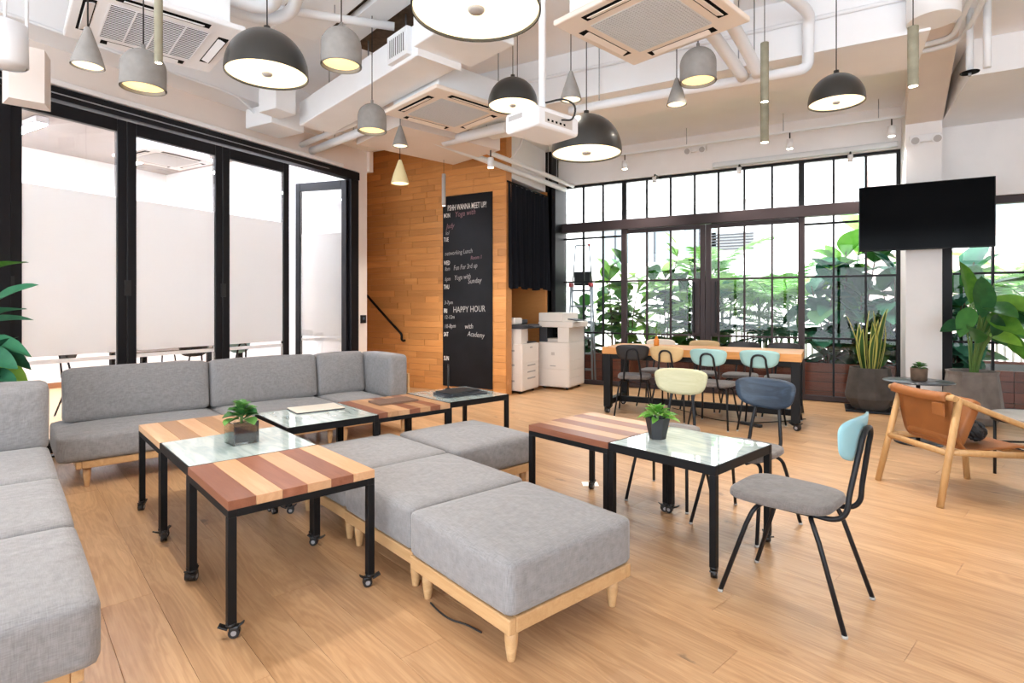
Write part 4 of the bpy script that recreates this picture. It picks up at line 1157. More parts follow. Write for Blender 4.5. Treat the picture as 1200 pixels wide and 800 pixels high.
MB().rod((0, 0, 0), (0, 0, .03), .012).build('head', 'aluminium', t)
# round concrete downstand beside the column head
MB().lathe([(.17, 3.52), (.17, 3.998)], 28, (.72, 5.28, 0)).build('downstand', 'duct_white', label='short round white duct end beside the column head', cat='duct')
MB().bb(-5.8, -5.35, 4.1, 4.55, 3.38, 3.6, bev=.01).build('cable_box', 'duct_white', label='white junction trunking box at the top of the partition wall', cat='box')
MB().bb(-5.3, -5.02, 3.90, 4.16, 3.42, 3.72, bev=.01).build('cable_box', 'duct_white', label='white square valve box beside the duct end', cat='box')

# ---- lamps
def beam(parent, z, energy, size=95, col=(1.0, .93, .84)):
    l = bpy.data.lights.new('beam', 'SPOT'); l.energy = energy; l.spot_size = R(size); l.spot_blend = .7; l.color = col; l.shadow_soft_size = .03
    o = bpy.data.objects.new('beam', l); COL.objects.link(o); o.parent = parent; o.location = (0, 0, z)
    return o
def cord(t, z, r=.004, top=None):
    h = (top if top else 3.9985)-t.location.z
    MB().rod((0, 0, z), (0, 0, h-.02), r, seg=6).build('cord', 'cable_black', t)
    MB().lathe([(.035, h-.022), (.04, h-.018), (.04, h)], 16).build('canopy', 'plastic_white', t)
def dome(label, x, y, z, dia, top=None):
    t = thing('dome_pendant', label, 'lamp', (x, y, z))
    r = dia/2
    prof = [(r, 0)] + [(r*math.cos(R(a)), r*1.05*math.sin(R(a))+.02) for a in range(0, 86, 7)] + [(.02, r*1.05+.02), (.02, r*1.05+.05)]
    inner = [(max(a-.006, .004), b-.004) for a, b in reversed(prof)]
    MB().lathe(prof + inner[:-1] + [(r-.006, 0)], 40, cap=False).build('shade', 'dome_black', t)
    MB().lathe([(0, .012), (r-.008, .012), (r-.008, .018), (0, .018)], 40, cap=False).build('diffuser', 'lamp_glow', t)
    MB().lathe([(0, -.002), (r*.11, -.001), (r*.13, .006), (r*.13, .0118), (0, .0118)], 20, cap=False).build('finial', 'plastic_grey', t)
    cord(t, r*1.05+.05, top=top); beam(t, -.03, 34*dia, 158)
dome('black dome pendant lamp above the table with the glass cube plant', -3.10, 2.344, 2.815, .5)
dome('largest black dome pendant lamp, over the middle ottomans', -1.29, 1.994, 2.595, .55)
dome('black dome pendant lamp between the mesh air conditioner and the projector', -2.476, 4.438, 3.16, .45)
dome('black dome pendant lamp hanging lowest, right below the projector', -1.58, 3.98, 2.50, .53)
dome('black dome pendant lamp in front of the column side of the window', .08, 5.20, 2.975, .41)
def bell(label, x, y, z, dia, top=None):
    t = thing('bell_pendant', label, 'lamp', (x, y, z)); r = dia/2
    prof = [(r*1.02, 0), (r*1.02, .008), (r, .012), (r, r*1.0)] + [(r*math.cos(R(a)), r*1.0+r*.95*math.sin(R(a))) for a in range(8, 84, 8)] + [(.012, r*1.97), (.012, r*1.97+.03)]
    inner = [(max(a-.008, .003), b-.002) for a, b in reversed(prof)]
    MB().lathe(prof + inner[:-1] + [(r*.93, 0)], 32, cap=False).build('shade', 'concrete_grey', t)
    MB().lathe([(0, .02), (r*.9, .02), (r*.9, .026), (0, .026)], 32, cap=False).build('diffuser', 'warm_glow', t)
    cord(t, r*1.97+.03, top=top); beam(t, -.01, 5, 140)
bell('grey concrete bell pendant below the slotted air conditioner', -3.707, 1.918, 2.70, .25)
bell('grey concrete bell pendant beside the ceiling boards', -2.687, 2.575, 2.875, .25)
bell('grey concrete bell pendant under the duct near the timber wall', -3.508, 3.723, 2.895, .25)
bell('grey concrete bell pendant beside the arching insulated pipes', -.832, 4.348, 3.03, .263)
def cone(label, x, y, z, dia, mat='concrete_grey', h=None, top=None):
    t = thing('cone_pendant', label, 'lamp', (x, y, z)); r = dia/2; h = h or dia*1.35
    prof = [(r, 0), (r*.98, h*.06), (r*.72, h*.40), (r*.42, h*.72), (r*.22, h*.94), (r*.16, h)]
    inner = [(max(a-.005, .002), b) for a, b in reversed(prof)]
    MB().lathe(prof + inner[:-1] + [(r-.006, 0)], 28, cap=False).build('shade', mat, t)
    MB().lathe([(0, .008), (r-.008, .008), (r-.009, .014), (0, .014)], 28, cap=False).build('diffuser', 'lamp_glow', t)
    cord(t, h, top=top); beam(t, -.01, 4, 120)
cone('small grey cone pendant left of the slotted air conditioner', -3.325, 1.45, 2.585, .15)
cone('small grey cone pendant in front of the timber wall', -3.978, 4.65, 3.06, .165)
cone('cream cone pendant hanging low in front of the timber wall', -4.35, 5.08, 2.78, .21, 'cream_shade', .28)
cone('small grey cone pendant behind the projector pole', -1.646, 3.835, 2.875, .158)
cone('small grey cone pendant beside the right-hand concrete bell', -1.018, 4.473, 2.93, .155)
cone('small grey cone pendant peeking from behind the dome by the projector', -2.6, 4.75, 3.34, .12)
def tubelamp(label, x, y, z, dia, h, mat='concrete_tube', top=None):
    t = thing('tube_pendant', label, 'lamp', (x, y, z)); r = dia/2
    MB().lathe([(r-.004, 0), (r, .003), (r, h), (r*.5, h+.004), (0, h+.004)], 20, cap=False).build('tube', mat, t)
    MB().lathe([(0, .002), (r-.005, .002), (r-.005, .006), (0, .006)], 20, cap=False).build('bulb', 'spot_glow', t)
    cord(t, h, .003, top); beam(t, -.01, 55)
tubelamp('long concrete tube pendant in front of the slotted air conditioner', -3.12, 1.69, 2.65, .041, .60)
tubelamp('concrete tube pendant hanging above another tube by the wide beam', -.411, 4.774, 2.94, .06, .46)
tubelamp('lower concrete tube pendant hanging in front of the lintel', -.48, 5.57, 2.835, .07, .40, top=3.4985)
tubelamp('concrete tube pendant beside the flared column head', .492, 4.37, 2.75, .06, .38)
tubelamp('slim pale tube pendant over the edge of the chalkboard', -4.677, 6.39, 2.75, .055, .45, 'plastic_grey')
tubelamp('short white tube pendant behind the cream cone', -5.1, 5.95, 3.02, .08, .22, 'plastic_white')
def spot(label, x, y, z, top, mat='plastic_white', tilt=0, rz=0):
    t = thing('spotlight', label, 'spotlight', (x, y, z), rz)
    MB().tube([(0, 0, 0), (0, 0, .13)], .042, 18).build('can', mat, t)
    MB().lathe([(0, -.002), (.036, -.002), (.036, .002), (0, .002)], 18, cap=False).build('bulb', 'spot_glow', t)
    MB().rod((0, 0, .13), (0, 0, top-z), .009, seg=8).build('stem', 'cable_black', t); beam(t, -.01, 60)
spot('white can spotlight by the bulkhead corner', -3.85, 6.3, 3.17, 3.46)
t = thing('light_track', 'long white light track above the window', 'track', (0, 0, 0))
MB().bb(-3.4, .88, 8.53, 8.57, 3.72, 3.75, bev=.004).build('rail', 'pipe_white', t)
for x in (-3.1, -1.8, -.5, .6): MB().rod((x, 8.55, 3.75), (x, 8.55, 3.9985), .005, seg=6).build('hanger', 'aluminium', t)
for x, lab in ((-2.75, 'white track spotlight nearest the black curtain'), (-.42, 'white track spotlight in the middle of the track'), (.74, 'white track spotlight beside the column')):
    spot(lab, x, 8.55, 3.50, 3.72)
for x, lab in ((-2.35, 'small spotlight at the window head left of the doors'), (-1.1, 'small spotlight at the window head above the door leaf'), (.30, 'small spotlight at the window head near the television')):
    t = thing('spotlight', lab, 'spotlight', (x, 8.80, 3.28))
    MB().tube([(0, 0, 0), (0, 0, .10)], .032, 16).build('can', 'plastic_white', t)
    MB().lathe([(0, -.002), (.027, -.002), (.027, .002), (0, .002)], 16, cap=False).build('bulb', 'spot_glow', t)
    MB().tube(spline([(0, 0, .10), (0, .02, .14), (0, .12, .145), (0, .238, .145)], 4), .012, 8).build('stem', 'cable_black', t); beam(t, -.01, 40)
def twin(label, x, y, z, rz=0):
    t = thing('emergency_light', label, 'emergency light', (x, y, z), rz)
    MB().bb(-.16, .16, 0, .06, -.045, .045, bev=.01).build('case', 'plastic_white', t)
    for s in (-1, 1):
        h = MB().tube([(s*.11, -.001, -.02), (s*.11, -.07, -.045)], [.045, .055], 20).build('lamp_head', 'plastic_white', t)
        MB().tube([(s*.11, -.0705, -.0452), (s*.11, -.073, -.0462)], .042, 20).build('lens', 'plastic_grey', h)
twin('twin-head emergency light fixed high on the white column', 1.08, 8.488, 3.42)
twin('twin-head emergency light on the lintel above the doors', -1.75, 8.938, 3.78)
# projector
t = thing('projector', 'white ceiling projector with cables on a pole mount', 'projector', (*LW(-2.43, 2.48), 2.40), -LA)
MB().bb(-.14, .14, -.19, .19, 0, .125, bev=.025, seg=3).build('body', 'plastic_white', t)
MB().bb(-.10, .02, -.1915, -.188, .07, .10).build('vent', 'plastic_grey', t)
MB().bb(.1385, .1415, -.12, .12, .03, .09).build('port_panel', 'printer_grey', t)
for i in range(5): MB().bb(.1416, .144, -.10+i*.035, -.085+i*.035, .04, .052).build('port', 'dark_gap', t)
MB().tube([(0, .185, .065), (0, .215, .065)], .045, 20).build('lens', 'dark_gap', t)
MB().bb(-.05, .05, -.05, .05, .125, .15, bev=.004).build('mount_plate', 'plastic_white', t)
MB().rod((0, 0, .15), (0, 0, 1.5985), .022, seg=14).build('pole', 'pipe_white', t)
MB().tube(spline([(.145, .02, .07), (.22, .03, .06), (.24, .03, .13), (.16, .02, .19), (.03, 0, .20)], 5), .006, 6).build('cable', 'cable_black', t)
# speaker and round lamp at the far left
t = thing('wall_speaker', 'white tapered loudspeaker hung above the glass partition', 'speaker', (-5.22, 1.88, 2.86), R(-20))
MB().prism([(-.10, -.14), (.10, -.10), (.10, .10), (-.10, .14)], 0, .40).build('cabinet', 'beige_paint', t)
MB().rod((0, 0, .40), (0, 0, 1.1385), .012).build('bracket', 'plastic_white', t)
t = thing('cylinder_downlight', 'large white cylinder downlight beside the loudspeaker', 'lamp', (-4.62, 1.55, 2.90))
MB().lathe([(.11, 0), (.12, .01), (.115, .27), (.02, .30), (0, .30)], 28, cap=False).build('body', 'plastic_white', t)
MB().lathe([(0, .003), (.105, .003), (.105, .008), (0, .008)], 28, cap=False).build('diffuser', 'plastic_white', t)
MB().rod((0, 0, .30), (0, 0, 1.0985), .01).build('stem', 'plastic_white', t)

# ================================================================== PLANTS
def leaf_shape(L, W, peak=.55, fold=.15, droop=.25, nu=4, nv=8, wave=0, tip=.9):
    """blade from the origin along +y, rising side +z; UV x runs across"""
    def fn(u, v):
        x = (u-.5)*2
        w = W/2*(math.sin(math.pi*min(1, v**(math.log(.5)/math.log(peak))))**tip + .012)
        y = L*v*(1-.12*droop*v)
        return (x*w, y, -droop*L*v*v + abs(x)*w*fold*2 + wave*math.sin(v*18+x)*abs(x)*w)
    return MB().grid(fn, nu, nv, .0, True, uv=True)
def put_leaf(key, mat, parent, loc, yaw, pitch, roll=0, sc=1, name='leaf'):
    M = Matrix.Rotation(yaw, 4, 'Z') @ Matrix.Rotation(pitch, 4, 'X') @ Matrix.Rotation(roll, 4, 'Y')
    return mk(name, CACHE[key], mat, parent, loc, 0, M.to_euler(), scale=sc)
cached('lf_fig', lambda: leaf_shape(.40, .27, .62, .12, .25, wave=.06, tip=.75))
cached('lf_big', lambda: leaf_shape(.50, .38, .5, .14, .35, wave=.05, tip=.7))
cached('lf_ban', lambda: leaf_shape(.52, .22, .48, .16, .22, 4, 10, wave=.03, tip=.75))
cached('lf_jade', lambda: leaf_shape(.07, .056, .6, .25, .25, 4, 6, tip=.55))
cached('lf_small', lambda: leaf_shape(.05, .022, .5, .3, .3, 2, 5))
def sword(L, W):
    def fn(u, v):
        x = (u-.5)*2; w = W/2*(.75+.25*math.sin(math.pi*v))*(1-v**6)+.001
        a = .25*math.sin(v*2.5)
        return (x*w*math.cos(a), abs(x)*w*.35+x*w*math.sin(a)+.02*math.sin(v*3), L*v)
    return MB().grid(fn, 4, 10, .003, True, uv=True)
cached('lf_sword', lambda: sword(.8, .085))
def frond():
    b = MB(); n = 26; L = 1.25
    pts = [Vector((0, L*t*(1-.10*t), L*(.32*t-.62*t*t))) for t in [i/14 for i in range(15)]]
    b.tube(pts, [.011*(1-i/16) for i in range(15)], 5)
    for k in range(n):
        t = .16+.84*k/(n-1); i = t*14; a = pts[min(int(i), 13)].lerp(pts[min(int(i)+1, 14)], i-int(i))
        ln = .42*math.sin(math.pi*min(1, .15+.8*t))**.7
        for s in (-1, 1):
            d = Vector((s*.80, .55, -.18-.3*random.random())).normalized(); q = Vector((0, 0, 1)).cross(d).normalized()
            w_ = .02; m_ = a+d*ln*.55; e = a+d*ln+Vector((0, 0, -.12*ln))
            vs = [b.bm.verts.new(a-q*w_*.4), b.bm.verts.new(m_-q*w_), b.bm.verts.new(e), b.bm.verts.new(m_+q*w_), b.bm.verts.new(a+q*w_*.4)]
            b.bm.faces.new(vs)
    return b
cached('frond', frond)

def fig(label, x, y, z0, h, n, key, mat, rad=.28, z_lo=.35, sc=(.7, 1.15)):
    t = thing('leafy_shrub', label, 'shrub', (x, y, z0))
    ns = 3
    stems = []
    for k in range(ns):
        a = k*2.1+random.random(); hh = h*(1 if k == 0 else random.uniform(.7, .92))
        P = spline([(0.03*math.cos(a), .03*math.sin(a), 0), (.5*rad*math.cos(a)*.5, .5*rad*math.sin(a)*.5, hh*.5), (rad*math.cos(a)*.7, rad*math.sin(a)*.7, hh)], 6)
        MB().tube(P, [.014*(1-.5*i/len(P)) for i in range(len(P))], 6).build('stem', 'trunk', t); stems.append(P)
    n = int(n*1.6)
    for i in range(n):
        P = stems[i % ns]; f = z_lo+(1-z_lo)*(i/(n-1))
        q = P[min(len(P)-1, int(f*(len(P)-1)))]
        yaw = i*2.4+random.uniform(-.5, .5); pitch = R(random.uniform(-25, 35) if f < .9 else random.uniform(45, 80))
        put_leaf(key, mat if random.random() < .75 else 'leaf_figdark', t, q+Vector((0, 0, random.uniform(-.05, .05))), yaw, pitch, random.uniform(-.4, .4), random.uniform(*sc))
    return t
def palm(label, x, y, z0, h, n, sc=1.0, mat='leaf_palm'):
    t = thing('palm', label, 'palm', (x, y, z0))
    for k in range(3):
        a = k*2.1; MB().tube([(0.05*math.cos(a), .05*math.sin(a), 0), (.12*math.cos(a), .12*math.sin(a), h)], [.022, .014], 7).build('trunk', 'stem_green', t)
    for i in range(n):
        yaw = i*2.39996+random.uniform(-.3, .3); f = random.uniform(.55, 1)
        a = (i % 3)*2.1
        M = Matrix.Rotation(yaw, 4, 'Z') @ Matrix.Rotation(R(random.uniform(5, 62)), 4, 'X')
        mk('frond', CACHE['frond'], mat, t, (.1*math.cos(a)*f, .1*math.sin(a)*f, h*f), 0, M.to_euler(), scale=sc*random.uniform(.75, 1.1))
    return t
random.seed(11)
# ---- planted terrace outside the window
MB().bb(-16, 16, 9.23, 30, -.20, -.06).build('terrace_ground', 'paving', label='pale paved terrace outside the window', kind='structure', cat='ground')
def planter(label, x0, x1, y0, y1, h):
    t = thing('timber_planter', label, 'planter', (x0, y0, -.06))
    w_, d = x1-x0, y1-y0; h += .06
    MB().bb(.03, w_-.03, .03, d-.03, 0, h-.04).build('liner', 'soil', t)
    rows_ = 4; rh_ = h/rows_
    for r_ in range(rows_):
        nb = max(1, int(round(w_/.9)))
        for k in range(nb):
            a, c = w_*k/nb, w_*(k+1)/nb
            MB().bb(a+.003, c-.003, 0, .028, r_*rh_+.004, (r_+1)*rh_-.004, bev=.003, seg=1).build('board', 'deck_red', t)
    for xx in (0, w_-.028): MB().bb(xx, xx+.028, .03, d, 0, h, bev=.003, seg=1).build('end_board', 'deck_red', t)
    MB().bb(0, w_, d-.028, d, 0, h).build('rear_board', 'deck_red', t)
    return t
planter('long red timber planter outside the left window bays', -4.2, -2.95, 9.50, 10.15, .50)
planter('long red timber planter outside the double doors', -2.93, -.32, 9.95, 11.1, .50)
planter('long red timber planter outside the bays beside the column', -.30, 1.30, 9.50, 10.15, .50)
planter('long red timber planter outside the window right of the column', 1.32, 4.6, 9.50, 11.1, .50)
Z0 = .46
fig('tall broad-leaved fig outside the left bay behind the ladder', -3.42, 9.95, Z0, 1.75, 34, 'lf_fig', 'leaf_fig', .30)
fig('low dark fig between the ladder and the copier', -3.85, 9.9, Z0, 1.0, 26, 'lf_fig', 'leaf_figdark', .28, .1)
fig('broad-leaved fig outside the left bay next to the door post', -3.08, 9.85, Z0, 1.35, 26, 'lf_fig', 'leaf_fig', .25, .1)
fig('tallest bright green fig outside the left door leaf', -2.55, 10.25, Z0, 1.95, 44, 'lf_fig', 'leaf_fig', .36, .15, (.8, 1.35))
fig('dark lower fig outside the left door leaf', -2.15, 10.3, Z0, 1.35, 34, 'lf_fig', 'leaf_figdark', .3, .05)
fig('low broad-leaved fig behind the meeting of the two doors', -1.75, 10.35, Z0, 1.2, 26, 'lf_fig', 'leaf_teal', .3, .05)
palm('feathery palm outside the meeting of the two doors', -1.55, 10.5, Z0, 1.2, 12, .95)
palm('feathery palm outside the middle of the right door leaf', -.95, 10.6, Z0, 1.05, 13, 1.0)
palm('feathery palm outside the right door post', -.50, 10.65, Z0, 1.15, 12, .95, 'leaf_bright')
palm('low feathery palm under the others at the right door leaf', -.75, 10.3, Z0, .35, 12, .75, 'leaf_teal')
fig('large-leaved shrub outside the bay beside the right door post', .02, 9.85, Z0, 1.45, 34, 'lf_big', 'leaf_teal', .32, .05)
fig('large-leaved shrub outside the bay under the television', .48, 9.9, Z0, 1.65, 38, 'lf_big', 'leaf_figdark', .34, .05)
fig('large-leaved shrub hugging the pier outside the last bay', .92, 9.95, Z0, 1.5, 34, 'lf_big', 'leaf_teal', .32, .05)
fig('bright large-leaved shrub rising behind the snake plant bay', .30, 10.05, Z0, 1.95, 16, 'lf_big', 'leaf_bright', .3, .6)
palm('feathery palm outside the window right of the column', 1.85, 10.65, Z0, 1.1, 14, 1.0)
palm('second feathery palm further along the window right of the column', 2.6, 10.65, Z0, 1.2, 14, 1.0, 'leaf_bright')
fig('large-leaved shrub outside the window right of the column', 1.62, 9.98, Z0, 1.5, 26, 'lf_big', 'leaf_teal', .3, .1)
palm('taller feathery palm rising behind the door figs', -1.9, 11.25, -.06, 2.1, 12, 1.1)
fn = thing('picket_fence', 'white metal picket fence behind the planters', 'fence', (0, 11.6, -.06))
b = MB()
for i in range(150): b.bb(-7+i*.1-.018, -7+i*.1+.018, -.012, .012, .05, 1.0)
b.build('pickets', 'fence_white', fn, kind='stuff')
for z in (.12, .9): MB().bb(-7.1, 8.1, -.02, .02, z, z+.05).build('rail', 'fence_white', fn)
for i in range(6): MB().bb(-7+i*3-.03, -7+i*3+.03, -.03, .03, 0, 1.05).build('post', 'fence_white', fn)
# ladder just outside the left bay
t = thing('step_ladder', 'aluminium platform step ladder outside the left window bay', 'ladder', (-3.82, 9.36, -.06))
for sx in (-1, 1):
    MB().tube([(sx*.24, -.06, 0), (sx*.19, -.02, 1.75)], .018, 8).build('front_rail', 'aluminium', t)
    MB().tube([(sx*.24, .10, 0), (sx*.19, .06, 1.75)], .018, 8).build('rear_rail', 'aluminium', t)
    MB().tube([(sx*.19, .06, 1.75), (sx*.13, .06, 2.5)], .014, 8).build('guard_post', 'aluminium', t)
    MB().box((sx*.19, .0, 1.78), (.05, .14, .07), None, .01).build('bracket', 'red_plastic', t)
MB().tube([(-.13, .06, 2.5), (.13, .06, 2.5)], .014, 8).build('guard_rail', 'aluminium', t)
MB().tube([(.115, .06, 2.5), (.15, .06, 2.5)], .022, 10).build('rail_cap', 'red_plastic', t)
for k in range(6): MB().bb(-.215+k*.006, .215-k*.006, -.065+k*.006, -.005+k*.006, .28*(k+1)-.02, .28*(k+1)+.015, bev=.003).build('tread', 'aluminium', t)
MB().bb(-.13, .18, -.02, .08, 1.77, 2.02, bev=.01).build('tool_bag', 'caster_black', t)
# buildings across the street
t = thing('building', 'white building across the street with louvred vent', 'building', (-9, 20.5, -.06))
MB().bb(0, 9.8, 0, 3, 0, 7.5).build('wall', 'facade_white', t)
for i, x in enumerate((1.5, 3.0, 4.6)):
    for z in (3.0, 6.2):
        f_ = MB().bb(x, x+1.1, -.05, .02, z, z+1.3, bev=.01).build('window', 'facade_glass', t)
        MB().bb(x+.52, x+.58, -.08, -.051, z, z+1.3).build('window_bar', 'printer_dark', f_)
v_ = MB().bb(5.3, 6.9, -.05, .02, 3.3, 3.95).build('vent', 'plastic_grey', t)
for k in range(6): MB().bb(5.3, 6.9, -.10, -.051, 3.34+k*.1, 3.38+k*.1).build('louvre', 'printer_dark', v_)
for z in (2.4, 5.0): MB().bb(0, 9.8, -.25, .01, z, z+.18).build('ledge', 'facade_white', t)
t = thing('building', 'pale pink tiled building beyond the palms', 'building', (1.2, 19.5, -.06))
MB().bb(0, 10, 0, 3, 0, 8).build('wall', 'facade_pink', t)
for z in (2.9, 5.4): MB().bb(-.1, 9, -.5, .01, z, z+.35).build('balcony_band', 'facade_white', t)
for i in range(4):
    for z in (3.6, 6.1): MB().bb(.6+i*2, 1.8+i*2, -.05, .02, z, z+1.3).build('window', 'facade_glass', t)

# ---- indoor plants
def facet_pot(label, x, y, prof, mat, soil_z, soil_r, rz=0, seg=9):
    t = thing('planter_pot', label, 'pot', (x, y, 0), rz)
    b = MB(); b.lathe(prof + [(prof[-1][0]-.03, prof[-1][1]), (prof[-1][0]-.035, soil_z-.02)], seg)
    for f in b.bm.faces: f.smooth = False
    b.build('vessel', mat, t)
    MB().lathe([(0, soil_z-.01), (soil_r, soil_z-.01), (soil_r, soil_z), (0, soil_z)], seg, cap=False).build('soil', 'soil', t)
    return t
facet_pot('dark slate faceted pot holding the snake plant by the window', .50, 8.55, [(.20, .03), (.285, .17), (.285, .20), (.235, .52), (.23, .555)], 'pot_slate', .50, .20)
MB().bb(-.27, .27, -.25, .25, 0, .028, bev=.006).build('plant_trolley', 'charcoal_steel', None, (.50, 8.55, 0), label='black square plant trolley under the slate pot', cat='trolley')
facet_pot('grey stone faceted pot holding the tall broad-leaved plant', 1.48, 8.22, [(.22, 0), (.30, .10), (.30, .13), (.245, .56), (.255, .60)], 'pot_stone', .545, .21)
random.seed(21)
t = thing('snake_plant', 'snake plant with yellow-edged sword leaves in the slate pot', 'plant', (.50, 8.55, .501))
for i in range(14):
    a = random.uniform(0, 6.28); q = random.uniform(.02, .13); tl = random.uniform(.05, .42)*(q/.13)+.03
    M = Matrix.Rotation(a, 4, 'Z') @ Matrix.Rotation(tl, 4, 'Y') @ Matrix.Rotation(random.uniform(0, 6.28), 4, 'Z')
    mk('leaf', CACHE['lf_sword'], 'leaf_snake', t, (q*math.cos(a), q*math.sin(a), -.005), 0, M.to_euler(), scale=(1.1, 1.1, random.uniform(.55, 1.15)))
def strel(label, x, y, z, stems, mat):
    t = thing('broad_leaf_plant', label, 'plant', (x, y, z))
    for (a, lean, h, ln, yaw, pitch) in stems:
        e = Vector((lean*math.cos(a), lean*math.sin(a), h))
        P = spline([(.04*math.cos(a), .04*math.sin(a), -.005), (e.x*.45, e.y*.45, h*.55), e], 6)
        MB().tube(P, [.013-.007*i/len(P) for i in range(len(P))], 7).build('stem', 'stem_green', t)
        put_leaf('lf_ban', mat if random.random() < .7 else 'leaf_fig', t, e, yaw, pitch, random.uniform(-1.0, 1.0), ln)
    return t
st = []
for i in range(16):
    a = -2.0+i*.19; h = random.uniform(.35, .82)
    st.append((a, random.uniform(.08, .3), h, random.uniform(.65, 1.0), a-math.pi/2+random.uniform(-.4, .4), R(random.uniform(-50, 75))))
st += [(4.4, .12, .82, 1.0, 2.9, R(80)), (5.4, .25, 1.05, 1.2, -1.2, R(12)), (5.2, .2, .85, 1.0, -1.7, R(-5))]
strel('tall broad-leaved plant in the grey stone pot right of the column', 1.48, 8.22, .546, st, 'leaf_banana')
# plant at the far left behind the sofa
facet_pot('dark pot behind the pale sofa at the partition', -5.47, 1.60, [(.17, 0), (.2, .1), (.19, .4)], 'pot_slate', .36, .15)
st = []
for i in range(20):
    a = random.uniform(-1.3, 1.4); h = random.uniform(.45, 1.0)
    st.append((a, random.uniform(.04, .14), h, random.uniform(.55, .8), a-math.pi/2+random.uniform(-.2, .2), R(random.uniform(-45, 60))))
st += [(.5, .10, 1.2, .75, .5-math.pi/2, R(28)), (.5, .14, .95, .8, .5-math.pi/2, R(38)), (.55, .16, .72, .8, .5-math.pi/2, R(-6))]
strel('broad-leaved plant leaning out behind the pale sofa', -5.47, 1.60, .361, st, 'leaf_teal')
# table plants
x, y = LW(-3.44, 1.03)
t = thing('glass_cube_vase', 'clear glass cube vase filled with dark pebbles', 'vase', (x, y, TH+.001), -LA+R(5))
for a in range(4): mk('wall', cached('cube_wall', lambda: MB().bb(-.07, .07, -.07, -.064, 0, .125)), 'vase_glass', t, rz=a*math.pi/2)
MB().bb(-.064, .064, -.064, .064, 0, .01).build('base', 'vase_glass', t)
MB().bb(-.060, .060, -.060, .060, .011, .108, bev=.006).build('pebble_fill', 'pebbles', t)
def rosette(name, label, x, y, z, n, key, mat, rad, sc, hgt=.06, cat='plant'):
    t = thing(name, label, cat, (x, y, z))
    MB().rod((0, 0, -.004), (0, 0, hgt*.6), .008).build('stem', 'stem_green', t)
    for i in range(n):
        a = i*2.4; f = i/n
        put_leaf(key, mat, t, (rad*(1-f)*.35*math.cos(a), rad*(1-f)*.35*math.sin(a), hgt*(.25+.75*f)), a-math.pi/2, R(5+62*f+random.uniform(-12, 12)), random.uniform(-.3, .3), sc*random.uniform(.8, 1.2)*(1-.3*f))
    return t
rosette('succulent_plant', 'jade green succulent in the glass cube vase', x, y, TH+.112, 24, 'lf_jade', 'leaf_jade', .05, 1.35, .085)
x, y = LW(-1.868, 2.885)
t = thing('plant_pot', 'black faceted pot on the glass table', 'pot', (x, y, TH+.001), R(10))
b = MB(); b.lathe([(.048, 0), (.073, .125), (.066, .125), (.062, .105)], 6)
for f in b.bm.faces: f.smooth = False
b.build('vessel', 'pot_black', t)
MB().lathe([(0, .10), (.061, .10), (.061, .106), (0, .106)], 6, cap=False).build('soil', 'soil', t)
rosette('succulent_plant', 'bright green rosette in the black faceted pot', x, y, TH+.108, 34, 'lf_small', 'leaf_bright', .12, 1.7, .06)
t = thing('plant_pot', 'small brown pot on the slate side table', 'pot', (.807, 6.747, .613))
MB().lathe([(.055, 0), (.068, .01), (.072, .125), (.066, .125), (.062, .11)], 20).build('vessel', 'pot_brown', t)
MB().lathe([(0, .1), (.061, .1), (.061, .111), (0, .111)], 20, cap=False).build('soil', 'soil', t)
rosette('succulent_plant', 'small green rosette in the brown pot', .807, 6.747, .727, 20, 'lf_jade', 'leaf_jade', .05, .9, .04)
t = thing('bud_vase', 'orange bottle vase on the long table', 'vase', (-1.90, 7.22, .831))
MB().lathe([(.030, 0), (.034, .01), (.034, .075), (.018, .10), (.016, .125), (.014, .125), (.012, .10)], 20).build('bottle', 'orange_glaze', t)
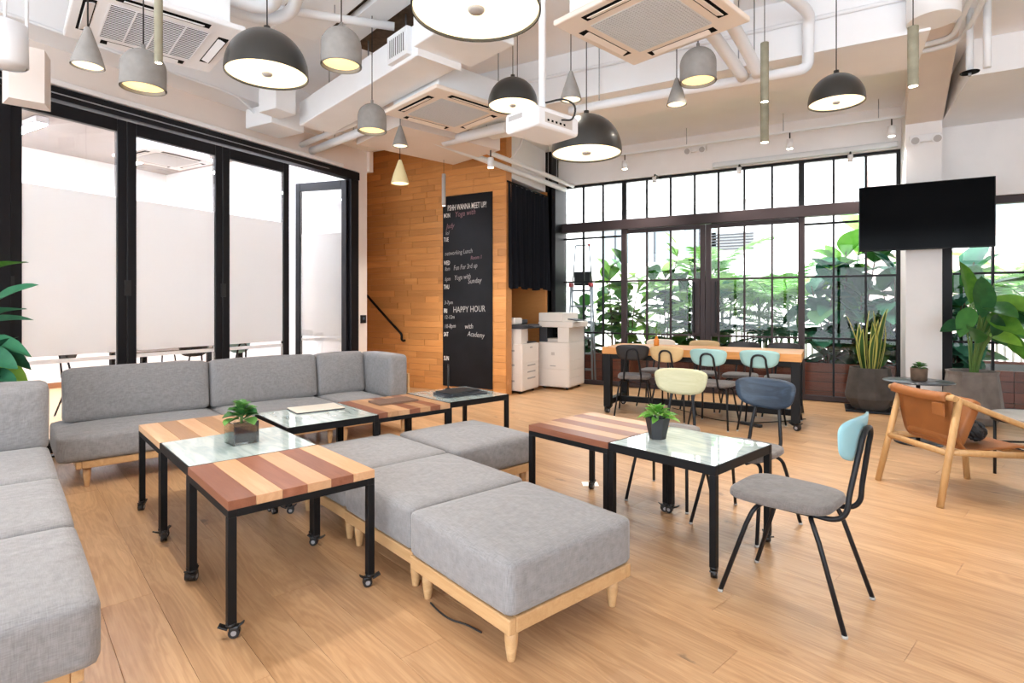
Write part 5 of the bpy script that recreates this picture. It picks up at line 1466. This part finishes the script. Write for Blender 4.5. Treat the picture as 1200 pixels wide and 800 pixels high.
rosette('flower_sprig', 'yellow green sprig in the orange bottle vase', -1.90, 7.22, .955, 14, 'lf_small', 'leaf_bright', .02, 1.3, .16, 'flower')

# ---- meeting room furniture
t = thing('meeting_table', 'dark meeting table behind the frosted glass', 'table', (-8.05, 4.65, 0))
MB().bb(-.45, .45, -.75, .75, .72, .755, bev=.004).build('top', 'pot_brown', t)
for sx in (-1, 1):
    for sy in (-1, 1): MB().bb(sx*.38-.03, sx*.38+.03, sy*.68-.03, sy*.68+.03, 0, .72).build('leg', 'black_steel', t)
chair('mint backed chair at the meeting table behind the frosted glass', -7.42, 4.95, R(100), 'mint')
chair('black backed chair at the meeting table beside the mint one', -7.42, 4.35, R(88), 'black_ply')
chair('black backed chair at the end of the meeting table', -8.0, 3.5, R(5), 'black_ply')
chair('black backed chair on the far side of the meeting table near its end', -8.7, 4.35, R(-90), 'black_ply')
chair('tan backed chair on the far side of the meeting table', -8.7, 5.0, R(-90), 'tan_ply')

# ---- groups of repeated things
GROUPS = {'castered_table': 'castered square lounge tables', 'ottoman': 'grey square ottomans', 'plywood_chair': 'steel chairs with coloured backs', 'air_conditioner': 'ceiling cassette air conditioners',
          'dome_pendant': 'black dome pendants', 'bell_pendant': 'concrete bell pendants', 'cone_pendant': 'small cone pendants', 'tube_pendant': 'tube pendants', 'spotlight': 'small ceiling spotlights',
          'ceiling_pipe': 'white ceiling pipes', 'leafy_shrub': 'shrubs in the terrace planters', 'palm': 'palms on the terrace', 'timber_planter': 'red timber planters', 'office_copier': 'copiers by the alcove',
          'emergency_light': 'twin-head emergency lights', 'laptop': 'laptops on the lounge tables', 'planter_pot': 'large faceted floor pots', 'side_table': 'side tables round the armchair', 'succulent_plant': 'small table plants',
          'plant_pot': 'small pots on tables', 'broad_leaf_plant': 'broad-leaved floor plants', 'building': 'buildings across the street', 'cable_box': 'white ceiling boxes', 'floor_cable': 'black floor cables'}
for o in COL.objects:
    k = o.name.split('.')[0]
    if o.parent is None and k in GROUPS and 'group' not in o: o['group'] = GROUPS[k]
